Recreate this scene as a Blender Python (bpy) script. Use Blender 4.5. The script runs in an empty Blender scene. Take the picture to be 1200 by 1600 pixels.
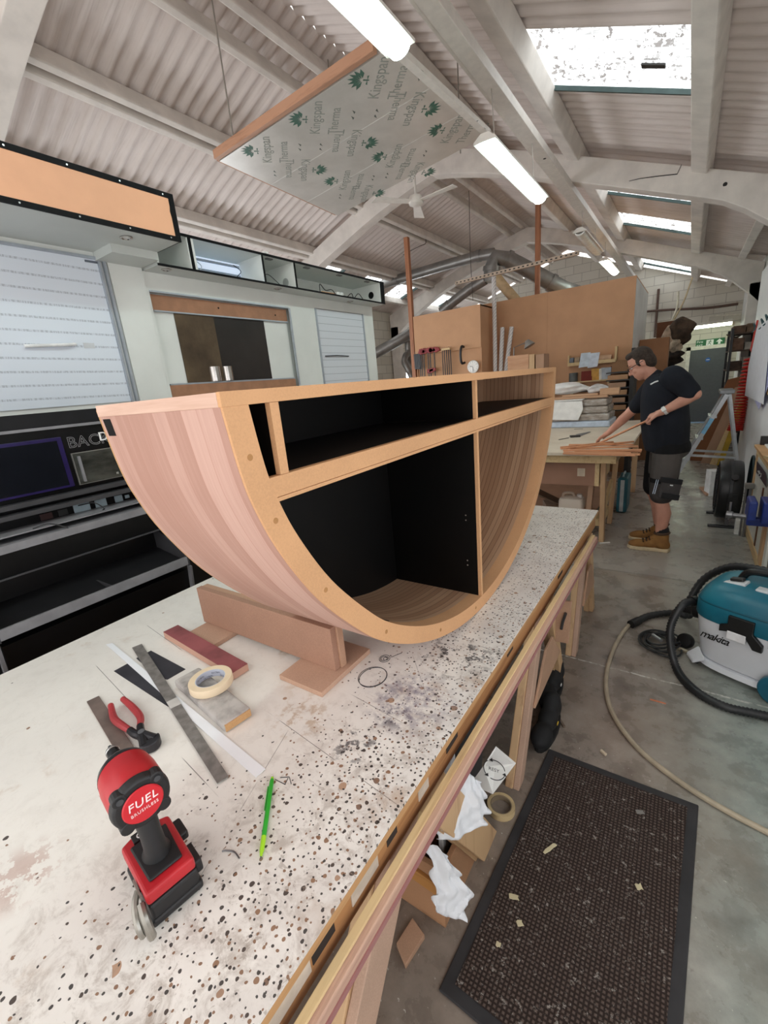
import bpy, bmesh, math, random
from mathutils import Vector, Matrix, Euler
random.seed(7)
PI = math.pi
scene = bpy.context.scene
COL = scene.collection

# ------------------------------------------------------------------ camera
FPX, YAW, PITCH, ROLL, EYE = 675.75, -0.617918, -0.282766, 0.0932879, 1.70
_f = Vector((math.sin(YAW)*math.cos(PITCH), math.cos(YAW)*math.cos(PITCH), math.sin(PITCH)))
_r = _f.cross(Vector((0, 0, 1))).normalized()
_d = _f.cross(_r)
CR = math.cos(ROLL)*_r + math.sin(ROLL)*_d
CD = -math.sin(ROLL)*_r + math.cos(ROLL)*_d
CF = _f
cam = bpy.data.objects.new('camera', bpy.data.cameras.new('camera'))
COL.objects.link(cam)
cam.data.sensor_fit = 'HORIZONTAL'
cam.data.sensor_width = 36.0
cam.data.lens = FPX*36.0/1200.0
cam.data.clip_start = 0.02
m = Matrix((CR, -CD, -CF)).transposed().to_4x4()
m.translation = (0, 0, EYE)
cam.matrix_world = m
scene.camera = cam

# ------------------------------------------------------------------ light
scene.view_settings.view_transform = 'Standard'
scene.view_settings.look = 'None'
scene.view_settings.gamma = 1.0
scene.view_settings.use_curve_mapping = False
scene.view_settings.exposure = 0.28
SKY_STRENGTH = 1.7
ROOFLIGHT = 2.0
LEFT_PANE_GLOW = 7.0  # glow of the unseen panes added on the left wall
RIGHT_PANE_GLOW = 2.2  # weaker glow of the unseen panes added on the right wall
TUBE = 18.0
scene.cycles.diffuse_bounces = 7
scene.cycles.max_bounces = 12
world = bpy.data.worlds.new('daylight')
scene.world = world
world.use_nodes = True
bgn = world.node_tree.nodes['Background']
bgn.inputs['Color'].default_value = (1.0, 0.982, 0.965, 1)
bgn.inputs['Strength'].default_value = SKY_STRENGTH

# ------------------------------------------------------------------ measuring: a point of the place from where it is seen
def ray(px, py): return CR*(px-600) + CD*(py-800) + CF*FPX
def at_z(px, py, z):
    k = ray(px, py); t = (z-EYE)/k.z
    return Vector((0, 0, EYE)) + k*t
def at_x(px, py, x):
    k = ray(px, py); t = x/k.x
    return Vector((0, 0, EYE)) + k*t
def at_y(px, py, y):
    k = ray(px, py); t = y/k.y
    return Vector((0, 0, EYE)) + k*t

# ------------------------------------------------------------------ materials
def lin(c):
    if isinstance(c, str):
        c = [int(c[i:i+2], 16)/255 for i in (0, 2, 4)]
    return tuple((v/12.92 if v <= .04045 else ((v+.055)/1.055)**2.4) for v in c[:3]) + (1,)

class Mat:
    def __init__(s, name, rough=.6, metal=0, spec=.5):
        s.m = bpy.data.materials.new(name); s.m.use_nodes = True
        s.nt = s.m.node_tree; s.b = s.nt.nodes['Principled BSDF']
        s.b.inputs['Roughness'].default_value = rough
        s.b.inputs['Metallic'].default_value = metal
        s.b.inputs['Specular IOR Level'].default_value = spec
        s._tc = None
    def n(s, t, **k):
        x = s.nt.nodes.new(t)
        for a, v in k.items(): setattr(x, a, v)
        return x
    def put(s, sock, v):
        if isinstance(v, bpy.types.NodeSocket): s.nt.links.new(v, sock)
        else: sock.default_value = v
    def co(s, scale=(1, 1, 1), rot=(0, 0, 0), loc=(0, 0, 0)):
        if s._tc is None: s._tc = s.n('ShaderNodeTexCoord')
        mp = s.n('ShaderNodeMapping')
        s.nt.links.new(s._tc.outputs['Object'], mp.inputs[0])
        mp.inputs['Scale'].default_value = scale; mp.inputs['Rotation'].default_value = rot; mp.inputs['Location'].default_value = loc
        return mp.outputs[0]
    def noise(s, scale=5, detail=4, vec=None, rough=.55, dist=0):
        x = s.n('ShaderNodeTexNoise')
        x.inputs['Scale'].default_value = scale; x.inputs['Detail'].default_value = detail
        x.inputs['Roughness'].default_value = rough; x.inputs['Distortion'].default_value = dist
        s.put(x.inputs['Vector'], vec if vec is not None else s.co())
        return x.outputs['Fac']
    def voro(s, scale=10, vec=None, out='Distance', feature='F1', rand=1):
        x = s.n('ShaderNodeTexVoronoi', feature=feature)
        x.inputs['Scale'].default_value = scale
        x.inputs['Randomness'].default_value = rand
        s.put(x.inputs['Vector'], vec if vec is not None else s.co())
        return x.outputs[out]
    def wave(s, scale=5, dist=2, vec=None, axis='X', detail=2, prof='SIN', dscale=1):
        x = s.n('ShaderNodeTexWave', bands_direction=axis, wave_profile=prof)
        x.inputs['Scale'].default_value = scale; x.inputs['Distortion'].default_value = dist
        x.inputs['Detail'].default_value = detail; x.inputs['Detail Scale'].default_value = dscale
        s.put(x.inputs['Vector'], vec if vec is not None else s.co())
        return x.outputs['Fac']
    def math(s, op, a, b=0, c=None, clamp=False):
        x = s.n('ShaderNodeMath', operation=op, use_clamp=clamp)
        s.put(x.inputs[0], a); s.put(x.inputs[1], b)
        if c is not None: s.put(x.inputs[2], c)
        return x.outputs[0]
    def step(s, v, lo, hi):          # smooth 0..1 between lo and hi
        x = s.n('ShaderNodeMapRange'); x.interpolation_type = 'SMOOTHSTEP'
        s.put(x.inputs[0], v); s.put(x.inputs[1], lo); s.put(x.inputs[2], hi)
        return x.outputs[0]
    def xyz(s, vec=None):
        x = s.n('ShaderNodeSeparateXYZ'); s.put(x.inputs[0], vec if vec is not None else s.co())
        return x.outputs
    def ramp(s, v, stops, mode='LINEAR'):
        x = s.n('ShaderNodeValToRGB'); x.color_ramp.interpolation = mode
        e = x.color_ramp.elements
        while len(e) < len(stops): e.new(.5)
        for i, (p, c) in enumerate(stops): e[i].position = p; e[i].color = lin(c)
        s.put(x.inputs[0], v)
        return x.outputs[0]
    def mix(s, f, a, b, mode='MIX'):
        x = s.n('ShaderNodeMix', data_type='RGBA', blend_type=mode)
        s.put(x.inputs[0], f)
        for sock, v in ((x.inputs[6], a), (x.inputs[7], b)):
            s.put(sock, lin(v) if isinstance(v, (str,)) else v)
        return x.outputs[2]
    def color(s, v):
        s.put(s.b.inputs['Base Color'], lin(v) if isinstance(v, str) else v); return s
    def bump(s, h, strength=.3, dist=.01):
        x = s.n('ShaderNodeBump'); x.inputs['Strength'].default_value = strength; x.inputs['Distance'].default_value = dist
        s.put(x.inputs['Height'], h); s.nt.links.new(x.outputs[0], s.b.inputs['Normal']); return s
    def emit(s, c, strength):
        s.put(s.b.inputs['Emission Color'], lin(c) if isinstance(c, str) else c)
        s.put(s.b.inputs['Emission Strength'], strength); return s

_plain = {}
def plain(c, rough=.55, metal=0, vary=.06, scale=14, name=None, spec=.5, bump=0):
    key = (c, rough, metal, vary, scale, spec, bump)
    if key in _plain: return _plain[key]
    x = Mat(name or 'surface_'+c, rough, metal, spec)
    base = lin(c)
    dk = tuple(v*(1-vary*2) for v in base[:3])+(1,); lt = tuple(min(1, v*(1+vary*2)) for v in base[:3])+(1,)
    nz = x.noise(scale, 5)
    x.color(x.mix(x.step(nz, .3, .7), dk, lt))
    if bump: x.bump(nz, bump, .004)
    _plain[key] = x.m
    return x.m
def wood(name, light, dark, axis='X', scale=1.0, rough=.6, fine=1.0):
    x = Mat(name, rough)
    st = {'X': (1.2, 16, 16), 'Y': (16, 1.2, 16), 'Z': (16, 16, 1.2)}[axis]
    v = x.co(tuple(a*scale for a in st))
    n1 = x.noise(1.2, 5, v, .6, .6)
    n2 = x.noise(7*fine, 3, v, .6)
    f = x.math('ADD', x.math('MULTIPLY', n1, .7), x.math('MULTIPLY', n2, .3))
    x.color(x.ramp(f, [(.32, dark), (.5, light), (.68, light if fine < 2 else dark)]))
    x.bump(n2, .08, .002)
    return x.m
def mdf(name, c, vary=.05):
    x = Mat(name, .75, 0, .25)
    base = lin(c); a = x.noise(3, 3); b = x.noise(260, 2)
    f = x.math('ADD', x.math('MULTIPLY', a, .6), x.math('MULTIPLY', b, .4))
    dk = tuple(v*(1-vary*2.2) for v in base[:3])+(1,); lt = tuple(min(1, v*(1+vary*2)) for v in base[:3])+(1,)
    x.color(x.mix(x.step(f, .35, .65), dk, lt))
    return x.m
def glow(name, c, strength):
    x = Mat(name, .4); x.color(c); x.emit(c, strength); return x.m

# ------------------------------------------------------------------ mesh builder
class MB:
    def __init__(s): s.v = []; s.f = []
    def add(s, vs, fs):
        o = len(s.v); s.v += [Vector(p) for p in vs]; s.f += [tuple(i+o for i in f) for f in fs]; return s
    def box(s, c, d, rot=None):
        hx, hy, hz = d[0]/2, d[1]/2, d[2]/2
        vs = [Vector((x, y, z)) for x in (-hx, hx) for y in (-hy, hy) for z in (-hz, hz)]
        if rot is not None:
            R = rot if isinstance(rot, Matrix) else Euler(rot).to_matrix()
            vs = [R @ p for p in vs]
        vs = [p+Vector(c) for p in vs]
        return s.add(vs, [(0, 1, 3, 2), (4, 6, 7, 5), (0, 4, 5, 1), (2, 3, 7, 6), (0, 2, 6, 4), (1, 5, 7, 3)])
    def bb(s, x0, x1, y0, y1, z0, z1):
        return s.box(((x0+x1)/2, (y0+y1)/2, (z0+z1)/2), (abs(x1-x0), abs(y1-y0), abs(z1-z0)))
    def bar(s, a, b, w, h, up=(0, 0, 1)):
        a, b = Vector(a), Vector(b); d = (b-a); L = d.length; d.normalize()
        side = d.cross(Vector(up))
        if side.length < 1e-4: side = d.cross(Vector((1, 0, 0)))
        side.normalize(); u = side.cross(d)
        R = Matrix((side, d, u)).transposed()
        return s.box((a+b)/2, (w, L, h), R)
    def tube(s, pts, r, seg=8, cap=True, closed=False):
        pts = [Vector(p) for p in pts]; n = len(pts)
        rs = r if isinstance(r, (list, tuple)) else [r]*n
        o = len(s.v); prev = None
        for i, p in enumerate(pts):
            if closed: t = pts[(i+1) % n]-pts[i-1]
            else: t = pts[min(i+1, n-1)]-pts[max(i-1, 0)]
            t = t.normalized() if t.length > 1e-9 else Vector((0, 0, 1))
            if prev is None:
                q = t.orthogonal().normalized()
            else:
                q = prev - t*prev.dot(t)
                q = q.normalized() if q.length > 1e-6 else t.orthogonal().normalized()
            prev = q; w = t.cross(q)
            for k in range(seg):
                a = 2*PI*k/seg
                s.v.append(p + (q*math.cos(a)+w*math.sin(a))*rs[i])
        m = n if closed else n-1
        for i in range(m):
            j = (i+1) % n
            for k in range(seg):
                l = (k+1) % seg
                s.f.append((o+i*seg+k, o+i*seg+l, o+j*seg+l, o+j*seg+k))
        if cap and not closed:
            s.f.append(tuple(o+k for k in range(seg))[::-1]); s.f.append(tuple(o+(n-1)*seg+k for k in range(seg)))
        return s
    def cyl(s, a, b, r, r2=None, seg=20):
        return s.tube([a, b], [r, r if r2 is None else r2], seg)
    def lathe(s, prof, c, axis=(0, 0, 1), seg=24, cap=True):      # prof: (radius, height) pairs
        ax = Vector(axis).normalized(); q = ax.orthogonal().normalized(); w = ax.cross(q); c = Vector(c)
        o = len(s.v)
        for (r, h) in prof:
            for k in range(seg):
                a = 2*PI*k/seg
                s.v.append(c + ax*h + (q*math.cos(a)+w*math.sin(a))*r)
        for i in range(len(prof)-1):
            for k in range(seg):
                l = (k+1) % seg
                s.f.append((o+i*seg+k, o+i*seg+l, o+(i+1)*seg+l, o+(i+1)*seg+k))
        if cap:
            s.f.append(tuple(o+k for k in range(seg))[::-1]); s.f.append(tuple(o+(len(prof)-1)*seg+k for k in range(seg)))
        return s
    def prism(s, poly, vec):            # polygon of 3D points pushed along vec
        n = len(poly); vec = Vector(vec); a = [Vector(p) for p in poly]
        return s.add(a+[p+vec for p in a], [tuple(range(n))[::-1], tuple(range(n, 2*n))] + [(i, (i+1) % n, n+(i+1) % n, n+i) for i in range(n)])
    def strip(s, A, B, vec):            # solid between two polylines A and B (same count) pushed along vec
        n = len(A); vec = Vector(vec); A = [Vector(p) for p in A]; B = [Vector(p) for p in B]
        vs = A+B+[p+vec for p in A]+[p+vec for p in B]; fs = []
        for i in range(n-1):
            fs += [(i, i+1, n+i+1, n+i), (2*n+i, 3*n+i, 3*n+i+1, 2*n+i+1), (i, 2*n+i, 2*n+i+1, i+1), (n+i, n+i+1, 3*n+i+1, 3*n+i)]
        fs += [(0, n, 3*n, 2*n), (n-1, 3*n-1, 4*n-1, 2*n-1)]
        return s.add(vs, fs)
    def grid(s, fn, nu, nv):
        o = len(s.v)
        for i in range(nu+1):
            for j in range(nv+1): s.v.append(Vector(fn(i/nu, j/nv)))
        for i in range(nu):
            for j in range(nv):
                a = o+i*(nv+1)+j; s.f.append((a, a+nv+1, a+nv+2, a+1))
        return s
    def xf(s, M, start=0):
        for i in range(start, len(s.v)): s.v[i] = M @ s.v[i]
        return s

W = {}
def part(name, mb, mat, parent=None, bevel=0, smooth=False, solid=0, sub=0, segs=2, angle=35, local=False):
    me = bpy.data.meshes.new(name)
    vs = mb.v
    if parent is not None and not local:
        inv = W[parent.name].inverted(); vs = [inv @ p for p in vs]
    me.from_pydata([tuple(p) for p in vs], [], mb.f)
    bm = bmesh.new(); bm.from_mesh(me); bmesh.ops.recalc_face_normals(bm, faces=bm.faces); bm.to_mesh(me); bm.free()
    if isinstance(mat, Mat): mat = mat.m
    me.materials.append(mat)
    o = bpy.data.objects.new(name, me); COL.objects.link(o)
    if parent is not None:
        o.parent = parent; W[o.name] = W[parent.name].copy()
    else: W[o.name] = Matrix.Identity(4)
    if solid:
        md = o.modifiers.new('s', 'SOLIDIFY'); md.thickness = solid; md.offset = 0
    if bevel:
        md = o.modifiers.new('b', 'BEVEL'); md.width = bevel; md.segments = segs; md.limit_method = 'ANGLE'; md.angle_limit = math.radians(40)
    if sub:
        md = o.modifiers.new('u', 'SUBSURF'); md.levels = sub; md.render_levels = sub
    if smooth:
        for p in me.polygons: p.use_smooth = True
        if not sub:
            try: me.set_sharp_from_angle(angle=math.radians(angle))
            except Exception: pass
    return o
def thing(name, label, cat, loc=(0, 0, 0), rz=0, group=None, rot=None):
    o = bpy.data.objects.new(name, None); COL.objects.link(o)
    o.empty_display_size = .05
    o.location = loc; o.rotation_euler = rot if rot is not None else (0, 0, rz)
    W[o.name] = Matrix.Translation(Vector(loc)) @ Euler(o.rotation_euler).to_matrix().to_4x4()
    return tag(o, label, cat, group)
def tag(o, label, cat, group=None, kind=None):
    o['label'] = label; o['category'] = cat
    if group: o['group'] = group
    if kind: o['kind'] = kind
    return o
def solo(name, mb, mat, label, cat, group=None, **k):
    return tag(part(name, mb, mat, None, **k), label, cat, group)
def struct(name, mb, mat, parent=None, **k):
    o = part(name, mb, mat, parent, **k)
    if parent is None: o['kind'] = 'structure'
    return o
def copy_tree(o, parent=None):
    c = o.copy(); COL.objects.link(c)
    if parent is not None: c.parent = parent
    for ch in list(o.children): copy_tree(ch, c)
    return c
def lettering(name, s, size, origin, xdir, ydir, mat, parent, extrude=.0008, align='LEFT', spacing=1.0, shear=0, outline=0):
    cu = bpy.data.curves.new('text', 'FONT'); cu.body = s; cu.size = size; cu.align_x = align; cu.space_character = spacing; cu.shear = shear
    if outline:
        cu.fill_mode = 'NONE'; cu.bevel_depth = outline; cu.bevel_resolution = 0
    else: cu.extrude = extrude
    cu.resolution_u = 3
    ob = bpy.data.objects.new('tmp', cu); COL.objects.link(ob)
    dg = bpy.context.evaluated_depsgraph_get()
    me = bpy.data.meshes.new_from_object(ob.evaluated_get(dg))
    bpy.data.objects.remove(ob)
    X = Vector(xdir).normalized(); Y = Vector(ydir); Y = (Y-X*Y.dot(X)).normalized(); Z = X.cross(Y)
    M = Matrix((X, Y, Z)).transposed().to_4x4(); M.translation = Vector(origin)
    mb = MB(); mb.v = [M @ v.co for v in me.vertices]; mb.f = [tuple(p.vertices) for p in me.polygons]
    bpy.data.meshes.remove(me)
    return mb if name is None else part(name, mb, mat, parent)
def arc(c, r, a0, a1, n, u=(1, 0, 0), v=(0, 1, 0)):
    c, u, v = Vector(c), Vector(u), Vector(v)
    return [c + (u*math.cos(a0+(a1-a0)*i/n) + v*math.sin(a0+(a1-a0)*i/n))*r for i in range(n+1)]
def spline(pts, n=8, closed=False):        # Catmull-Rom through pts
    P = [Vector(p) for p in pts]; out = []; L = len(P)
    rng = range(L) if closed else range(L-1)
    for i in rng:
        p0 = P[i-1] if (i > 0 or closed) else P[0]*2-P[1]
        p1 = P[i]; p2 = P[(i+1) % L]
        p3 = P[(i+2) % L] if (i+2 < L or closed) else P[-1]*2-P[-2]
        for k in range(n):
            t = k/n
            out.append(.5*((2*p1)+(p2-p0)*t+(2*p0-5*p1+4*p2-p3)*t*t+(3*p1-p0-3*p2+p3)*t**3))
    if not closed: out.append(P[-1])
    return out
# ------------------------------------------------------------------ the setting
def roofz(x): return 4.85-.4*(x+3.2) if x > -3.2 else 4.85-.35*(-3.2-x)
Y0, Y1 = -1.6, 14.7
XL, XR = -7.0, .95
conc = Mat('concrete floor', .5, 0, .4)
xx, yy, zz = conc.xyz()
n1 = conc.noise(.9, 6, None, .6); n2 = conc.noise(5, 8, None, .65); n3 = conc.noise(40, 4, None, .6)
c0 = conc.ramp(n2, [(.25, '6a625b'), (.5, '938a81'), (.75, 'b3aaa0')])
c1 = conc.ramp(n2, [(.25, '68716e'), (.5, '93a09b'), (.78, 'bcc5c0')])
paint = conc.step(conc.math('ADD', xx, conc.math('MULTIPLY', n1, 1.0)), .38, .9)
c2 = conc.mix(conc.math('MULTIPLY', paint, .8), c0, c1)
spots = conc.step(conc.noise(22, 6, None, .7), .6, .68)
c2 = conc.mix(conc.math('MULTIPLY', spots, .35), c2, '57504a')
pale = conc.step(conc.noise(9, 5, conc.co(loc=(4, 2, 1)), .7), .62, .7)
c2 = conc.mix(conc.math('MULTIPLY', pale, .4), c2, 'c6c3bd')
dust = conc.step(n1, .42, .62)
c2 = conc.mix(conc.math('MULTIPLY', dust, .4), c2, '8d7461')
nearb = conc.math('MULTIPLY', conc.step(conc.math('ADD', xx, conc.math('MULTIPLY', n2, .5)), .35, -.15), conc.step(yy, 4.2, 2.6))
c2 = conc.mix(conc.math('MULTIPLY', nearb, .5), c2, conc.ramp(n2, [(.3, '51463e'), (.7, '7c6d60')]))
scuff = conc.step(conc.noise(3.2, 8, conc.co(loc=(1, 7, 0)), .75, .6), .56, .7)
c2 = conc.mix(conc.math('MULTIPLY', scuff, .5), c2, '5c554e')
flk = conc.step(conc.noise(75, 3, None, .6), .68, .72)
c2 = conc.mix(conc.math('MULTIPLY', flk, .7), c2, 'd8d3ca')
farz = conc.step(yy, 4.0, 4.6)
def joint(coord, at, w, nz):
    d = conc.math('ABSOLUTE', conc.math('SUBTRACT', conc.math('ADD', coord, conc.math('MULTIPLY', nz, .03)), at+.015))
    return conc.math('LESS_THAN', d, w)
j1 = joint(yy, 3.88, .009, n2)
c2 = conc.mix(conc.math('MULTIPLY', j1, .75), c2, '3a3531')
j2 = conc.math('MULTIPLY', joint(yy, 2.47, .006, n2), conc.step(n3, .35, .6))
c2 = conc.mix(conc.math('MULTIPLY', j2, .8), c2, 'd9d6cf')
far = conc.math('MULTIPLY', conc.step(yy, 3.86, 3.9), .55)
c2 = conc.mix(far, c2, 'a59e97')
p = at_z(1028, 1096, 0)
chalk = conc.math('MULTIPLY', conc.math('LESS_THAN', conc.math('ABSOLUTE', conc.math('SUBTRACT', xx, p.x)), .035), conc.math('LESS_THAN', conc.math('ABSOLUTE', conc.math('SUBTRACT', yy, p.y)), .006))
c2 = conc.mix(conc.math('MULTIPLY', chalk, .8), c2, 'e07a4a')
conc.color(c2)
conc.put(conc.b.inputs['Roughness'], conc.ramp(n2, [(.3, '707070'), (.7, 'b0b0b0')]))
conc.bump(n3, .12, .004)
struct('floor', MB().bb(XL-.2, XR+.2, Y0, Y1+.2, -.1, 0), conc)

blockwall = Mat('painted blockwork', .8)
br = blockwall.n('ShaderNodeTexBrick')
br.inputs['Scale'].default_value = 1; br.inputs['Brick Width'].default_value = .45; br.inputs['Row Height'].default_value = .225
br.inputs['Mortar Size'].default_value = .006
br.inputs['Color1'].default_value = lin('d6d1c6'); br.inputs['Color2'].default_value = lin('cbc5b8'); br.inputs['Mortar'].default_value = lin('a29c92')
sx, sy, sz = blockwall.xyz()
cb = blockwall.n('ShaderNodeCombineXYZ')
blockwall.put(cb.inputs[0], blockwall.math('ADD', sx, sy)); blockwall.put(cb.inputs[1], sz)
blockwall.put(br.inputs['Vector'], cb.outputs[0])
blockwall.color(blockwall.mix(blockwall.math('MULTIPLY', blockwall.step(blockwall.noise(1.5, 5), .5, .8), .3), br.outputs['Color'], 'b5aca0'))
struct('wall_left', MB().bb(XL-.2, XL, Y0, Y1, 0, roofz(XL)+.1), blockwall)
white = plain('e4e3e0', .6, vary=.03, scale=3)
struct('wall_right', MB().bb(XR, XR+.2, Y0, Y1, 0, roofz(XR)+.1), white)
gable = [(XL-.2, 0), (XR+.2, 0), (XR+.2, roofz(XR)), (-3.2, roofz(-3.2)), (XL-.2, roofz(XL))]
struct('wall_back', MB().prism([(x, Y1, z) for x, z in gable], (0, .2, 0)), blockwall)

# corrugated roof sheets, with openings where the rooflights are
roofm = Mat('painted corrugated cement sheet', .8, 0, .3)
rn = roofm.noise(1.3, 6, None, .6); rn2 = roofm.noise(1, 5, roofm.co((2.5, 60, 2.5)))
roofm.color(roofm.mix(roofm.math('MULTIPLY', roofm.step(rn2, .45, .75), .35), roofm.ramp(rn, [(.3, 'd0c5bf'), (.7, 'e2d8d3')]), 'b3a59d'))
PITCH_C, AMP = .146, .020
def sheet(mb, xa, xb, ya, yb):
    za, zb = roofz(xa)+.13, roofz(xb)+.13
    nrm = Vector((-(zb-za), 0, xb-xa)).normalized()
    if nrm.z < 0: nrm = -nrm
    n = max(2, int((yb-ya)/PITCH_C*8))
    def fn(u, v):
        y = ya+(yb-ya)*u
        h = AMP*math.cos(2*PI*y/PITCH_C)
        return Vector((xa+(xb-xa)*v, y, za+(zb-za)*v)) + nrm*h
    return mb.grid(fn, n, 1)
def roof_side(name, xs, holes):
    mb = MB()
    for xa, xb in zip(xs[:-1], xs[1:]):
        hs = sorted([h[1:] for h in holes if h[0] == xa])
        y = Y0
        for (a, b) in hs:
            sheet(mb, xa, xb, y, a); y = b
        sheet(mb, xa, xb, y, Y1+.1)
    return struct(name, mb, roofm, smooth=True, angle=80)
RP = [-3.2, -2.35, -1.33, -.07, .55, 1.2]
LP = [-3.2, -4.0, -5.05, -5.85, -6.5, -7.2]
k = PITCH_C
SKR = [(-1.33, 29*k, 34.5*k), (-1.33, 4*k, 11*k), (-1.33, 52*k, 56.5*k), (-1.33, 65*k, 69.5*k), (-1.33, 94*k, 99*k)]  # second one unseen, added on the regular spacing to light bench and counter front
SKL = [(-5.85, 47*k, 53*k), (-5.85, 59*k, 65*k), (-5.85, 68*k, 73*k), (-5.85, 80*k, 88*k)]
roof_side('ceiling_right', RP, SKR)
roof_side('ceiling_left', LP, SKL)
skym = Mat('weathered translucent roof sheet', .35)
sv = skym.noise(20, 5, None, .7)
band = skym.math('MULTIPLY', skym.step(skym.noise(1, 3, skym.co((1.5, 16, 1.5))), .40, .62), .9)
blots = skym.step(sv, .47, .55)
dirt = skym.math('MAXIMUM', skym.math('MULTIPLY', blots, band), skym.math('MULTIPLY', skym.step(skym.noise(11, 5, None, .75), .56, .60), .9))
skym.color(skym.mix(dirt, 'e8f0f2', '6b5d57'))
skym.emit(skym.mix(dirt, (.93, .98, 1, 1), (.05, .04, .037, 1)), ROOFLIGHT)
greenm = plain('2c403e', .5); darkm = plain('2a2725', .6)
wi = 1
for lst, sign in ((SKR, 1), (SKL, -1)):
    for (xa, ya, yb) in lst:
        xs = RP if sign > 0 else LP
        xb = xs[xs.index(xa)+1]
        o = struct('roof_or_added_window_%d' % wi, sheet(MB(), xa, xb, ya, yb), skym, smooth=True, angle=80)
        zm = lambda x: roofz(x)+.13
        fb = MB()
        fb.bar((xa, yb+.0, zm(xa)-.03), (xb, yb+.0, zm(xb)-.03), .02, .05)
        part('pane_bar', fb, greenm, o)
        if wi == 1:
            part('repair_patch', MB().box((-.42, 4.62, zm(-.42)-.045), (.17, .055, .012), (0, math.atan(.4), 0)), darkm, o)
        wi += 1
# glowing side windows out of view, added to light the ceiling and counter
winm = glow('added left pane glow', 'f4f9ff', LEFT_PANE_GLOW)
winr = glow('added right pane glow', 'f4f9ff', RIGHT_PANE_GLOW)
for (x0, x1, y0, y1, z0, z1) in ((XR-.004, XR-.001, -.9, .4, .95, 2.15), (XR-.004, XR-.001, .8, 2.1, .95, 2.15), (XL+.001, XL+.004, 2.4, 4.4, 1.1, 2.5), (XL+.001, XL+.004, 4.8, 6.2, 1.1, 2.5), (XL+.001, XL+.004, 11.6, 13.8, 1.1, 2.5)):
    o = struct('roof_or_added_window_%d' % wi, MB().bb(x0, x1, y0, y1, z0, z1), winr if x0 > 0 else winm); wi += 1
    s_ = -1 if x0 > 0 else 1; xf_ = x0 if x0 > 0 else x1
    for q in ((y0-.04, y0, z0, z1), (y1, y1+.04, z0, z1), (y0-.04, y1+.04, z1, z1+.04), (y0-.04, y1+.04, z0-.05, z0), ((y0+y1)/2-.02, (y0+y1)/2+.02, z0, z1)):
        part('added_pane_frame', MB().bb(xf_, xf_+s_*.03, q[0], q[1], q[2], q[3]), plain('e9e7e2', .5), o)
# purlins and portal frames
purl = plain('d9d2cb', .75, vary=.05, scale=4, name='painted concrete')
def purlin(x, w, h, ya=Y0, yb=Y1, dz=.0):
    z = roofz(x)+.10-h/2+dz
    ang = math.atan(.4) if x > -3.2 else -math.atan(.35)
    struct('roof_purlin', MB().box((x, (ya+yb)/2, z), (w, yb-ya, h), (0, ang, 0)), purl, bevel=.012)
for x in (-2.35, -1.33, -.07): purlin(x, .155, .16)
for x in (.62,): purlin(x, .12, .13)
for x in (-3.34, -3.62, -4.46, -4.58, -5.58, -5.7, -6.4): purlin(x, .07, .15)
def frame(y, w=.2, xa=XL, xb=.98):
    top, bot = [], []
    n = 40
    for i in range(n+1):
        x = XL+.05+(xb-.05-(XL+.05))*i/n
        t = roofz(x)-.01
        d = .27
        e = max(0, (x-.05)/.95) if x > -3.2 else max(0, (-5.3-x)/1.7)
        d += .45*max(0, e)**1.8
        c = max(0, 1-abs(x+3.2)/1.4)
        top.append((x, y-w/2, t-.10*c*c)); bot.append((x, y-w/2, t-d-.12*c*c))
    mb = MB().strip(top, bot, (0, w, 0))
    mb.bb(xb-.22, xb-.04, y-w/2, y+w/2, 0, roofz(xb)-.3)
    mb.bb(XL+.04, XL+.3, y-w/2, y+w/2, 0, roofz(XL)-.3)
    o = struct('portal_frame', mb, purl, bevel=.008)
    return o
crackm = plain('2c2826', .9)
for fy in (1.86, 6.5, 11.0):
    o = frame(fy)
    if fy > 6 and fy < 7:
        cr = MB()
        P = [at_y(*q, fy-.103) for q in ((983, 283), (1000, 279), (1030, 275), (1058, 272), (1065, 257))]
        cr.tube(P, [.003, .004, .005, .005, .003], 4)
        cr.cyl(at_y(1133, 288, fy-.104), at_y(1133, 288, fy-.098), .02, seg=10)
        part('crack', cr, crackm, o)
# ------------------------------------------------------------------ the assembly bench and the half-barrel counter on it
BZ = .80
ply = wood('plywood edge', 'b98d5f', '8f6440', 'Y', .8)
pine = wood('pale pine', 'd8bd8e', 'b8946a', 'Y', .7)
pine_z = wood('pale pine upright', 'c9a67e', 'a98260', 'Z', .7)
pink_rail = wood('worn pinkish rail', 'c3a08a', 'a0786c', 'Y', .8)
mdf_tan = mdf('mdf board', 'b08d74')
mdf_rim = mdf('raw mdf edge', 'cc9d73', .035)
mdf_edge = mdf('sawn mdf edge', 'bd9468', .06)

bt = Mat('worn white bench laminate', .33, 0, .5)
X, Yc, Zc = bt.xyz()
nb = bt.noise(1.4, 5, None, .6); nf = bt.noise(9, 6, None, .65); ng = bt.noise(60, 4, None, .6)
base = bt.ramp(nb, [(.3, 'e2ded8'), (.7, 'efebe4')])
edge = bt.step(bt.math('ADD', X, bt.math('MULTIPLY', nb, .35)), .45, .95)          # towards the worn long edge
near = bt.step(bt.math('SUBTRACT', X, bt.math('MULTIPLY', Yc, .40)), .45, 1.1)
grime = bt.math('MULTIPLY', bt.step(bt.noise(16, 8, bt.co(loc=(2, 5, 0)), .75, .4), .46, .66), bt.math('ADD', bt.math('MULTIPLY', near, .62), .10))
base = bt.mix(grime, base, 'a3968b')
tan = bt.math('MULTIPLY', bt.step(nf, .52, .66), bt.step(bt.noise(2.6, 4, bt.co(loc=(3.3, 1.2, 0)), .6), .52, .66))
base = bt.mix(bt.math('MULTIPLY', tan, .7), base, 'b79a7c')
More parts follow.
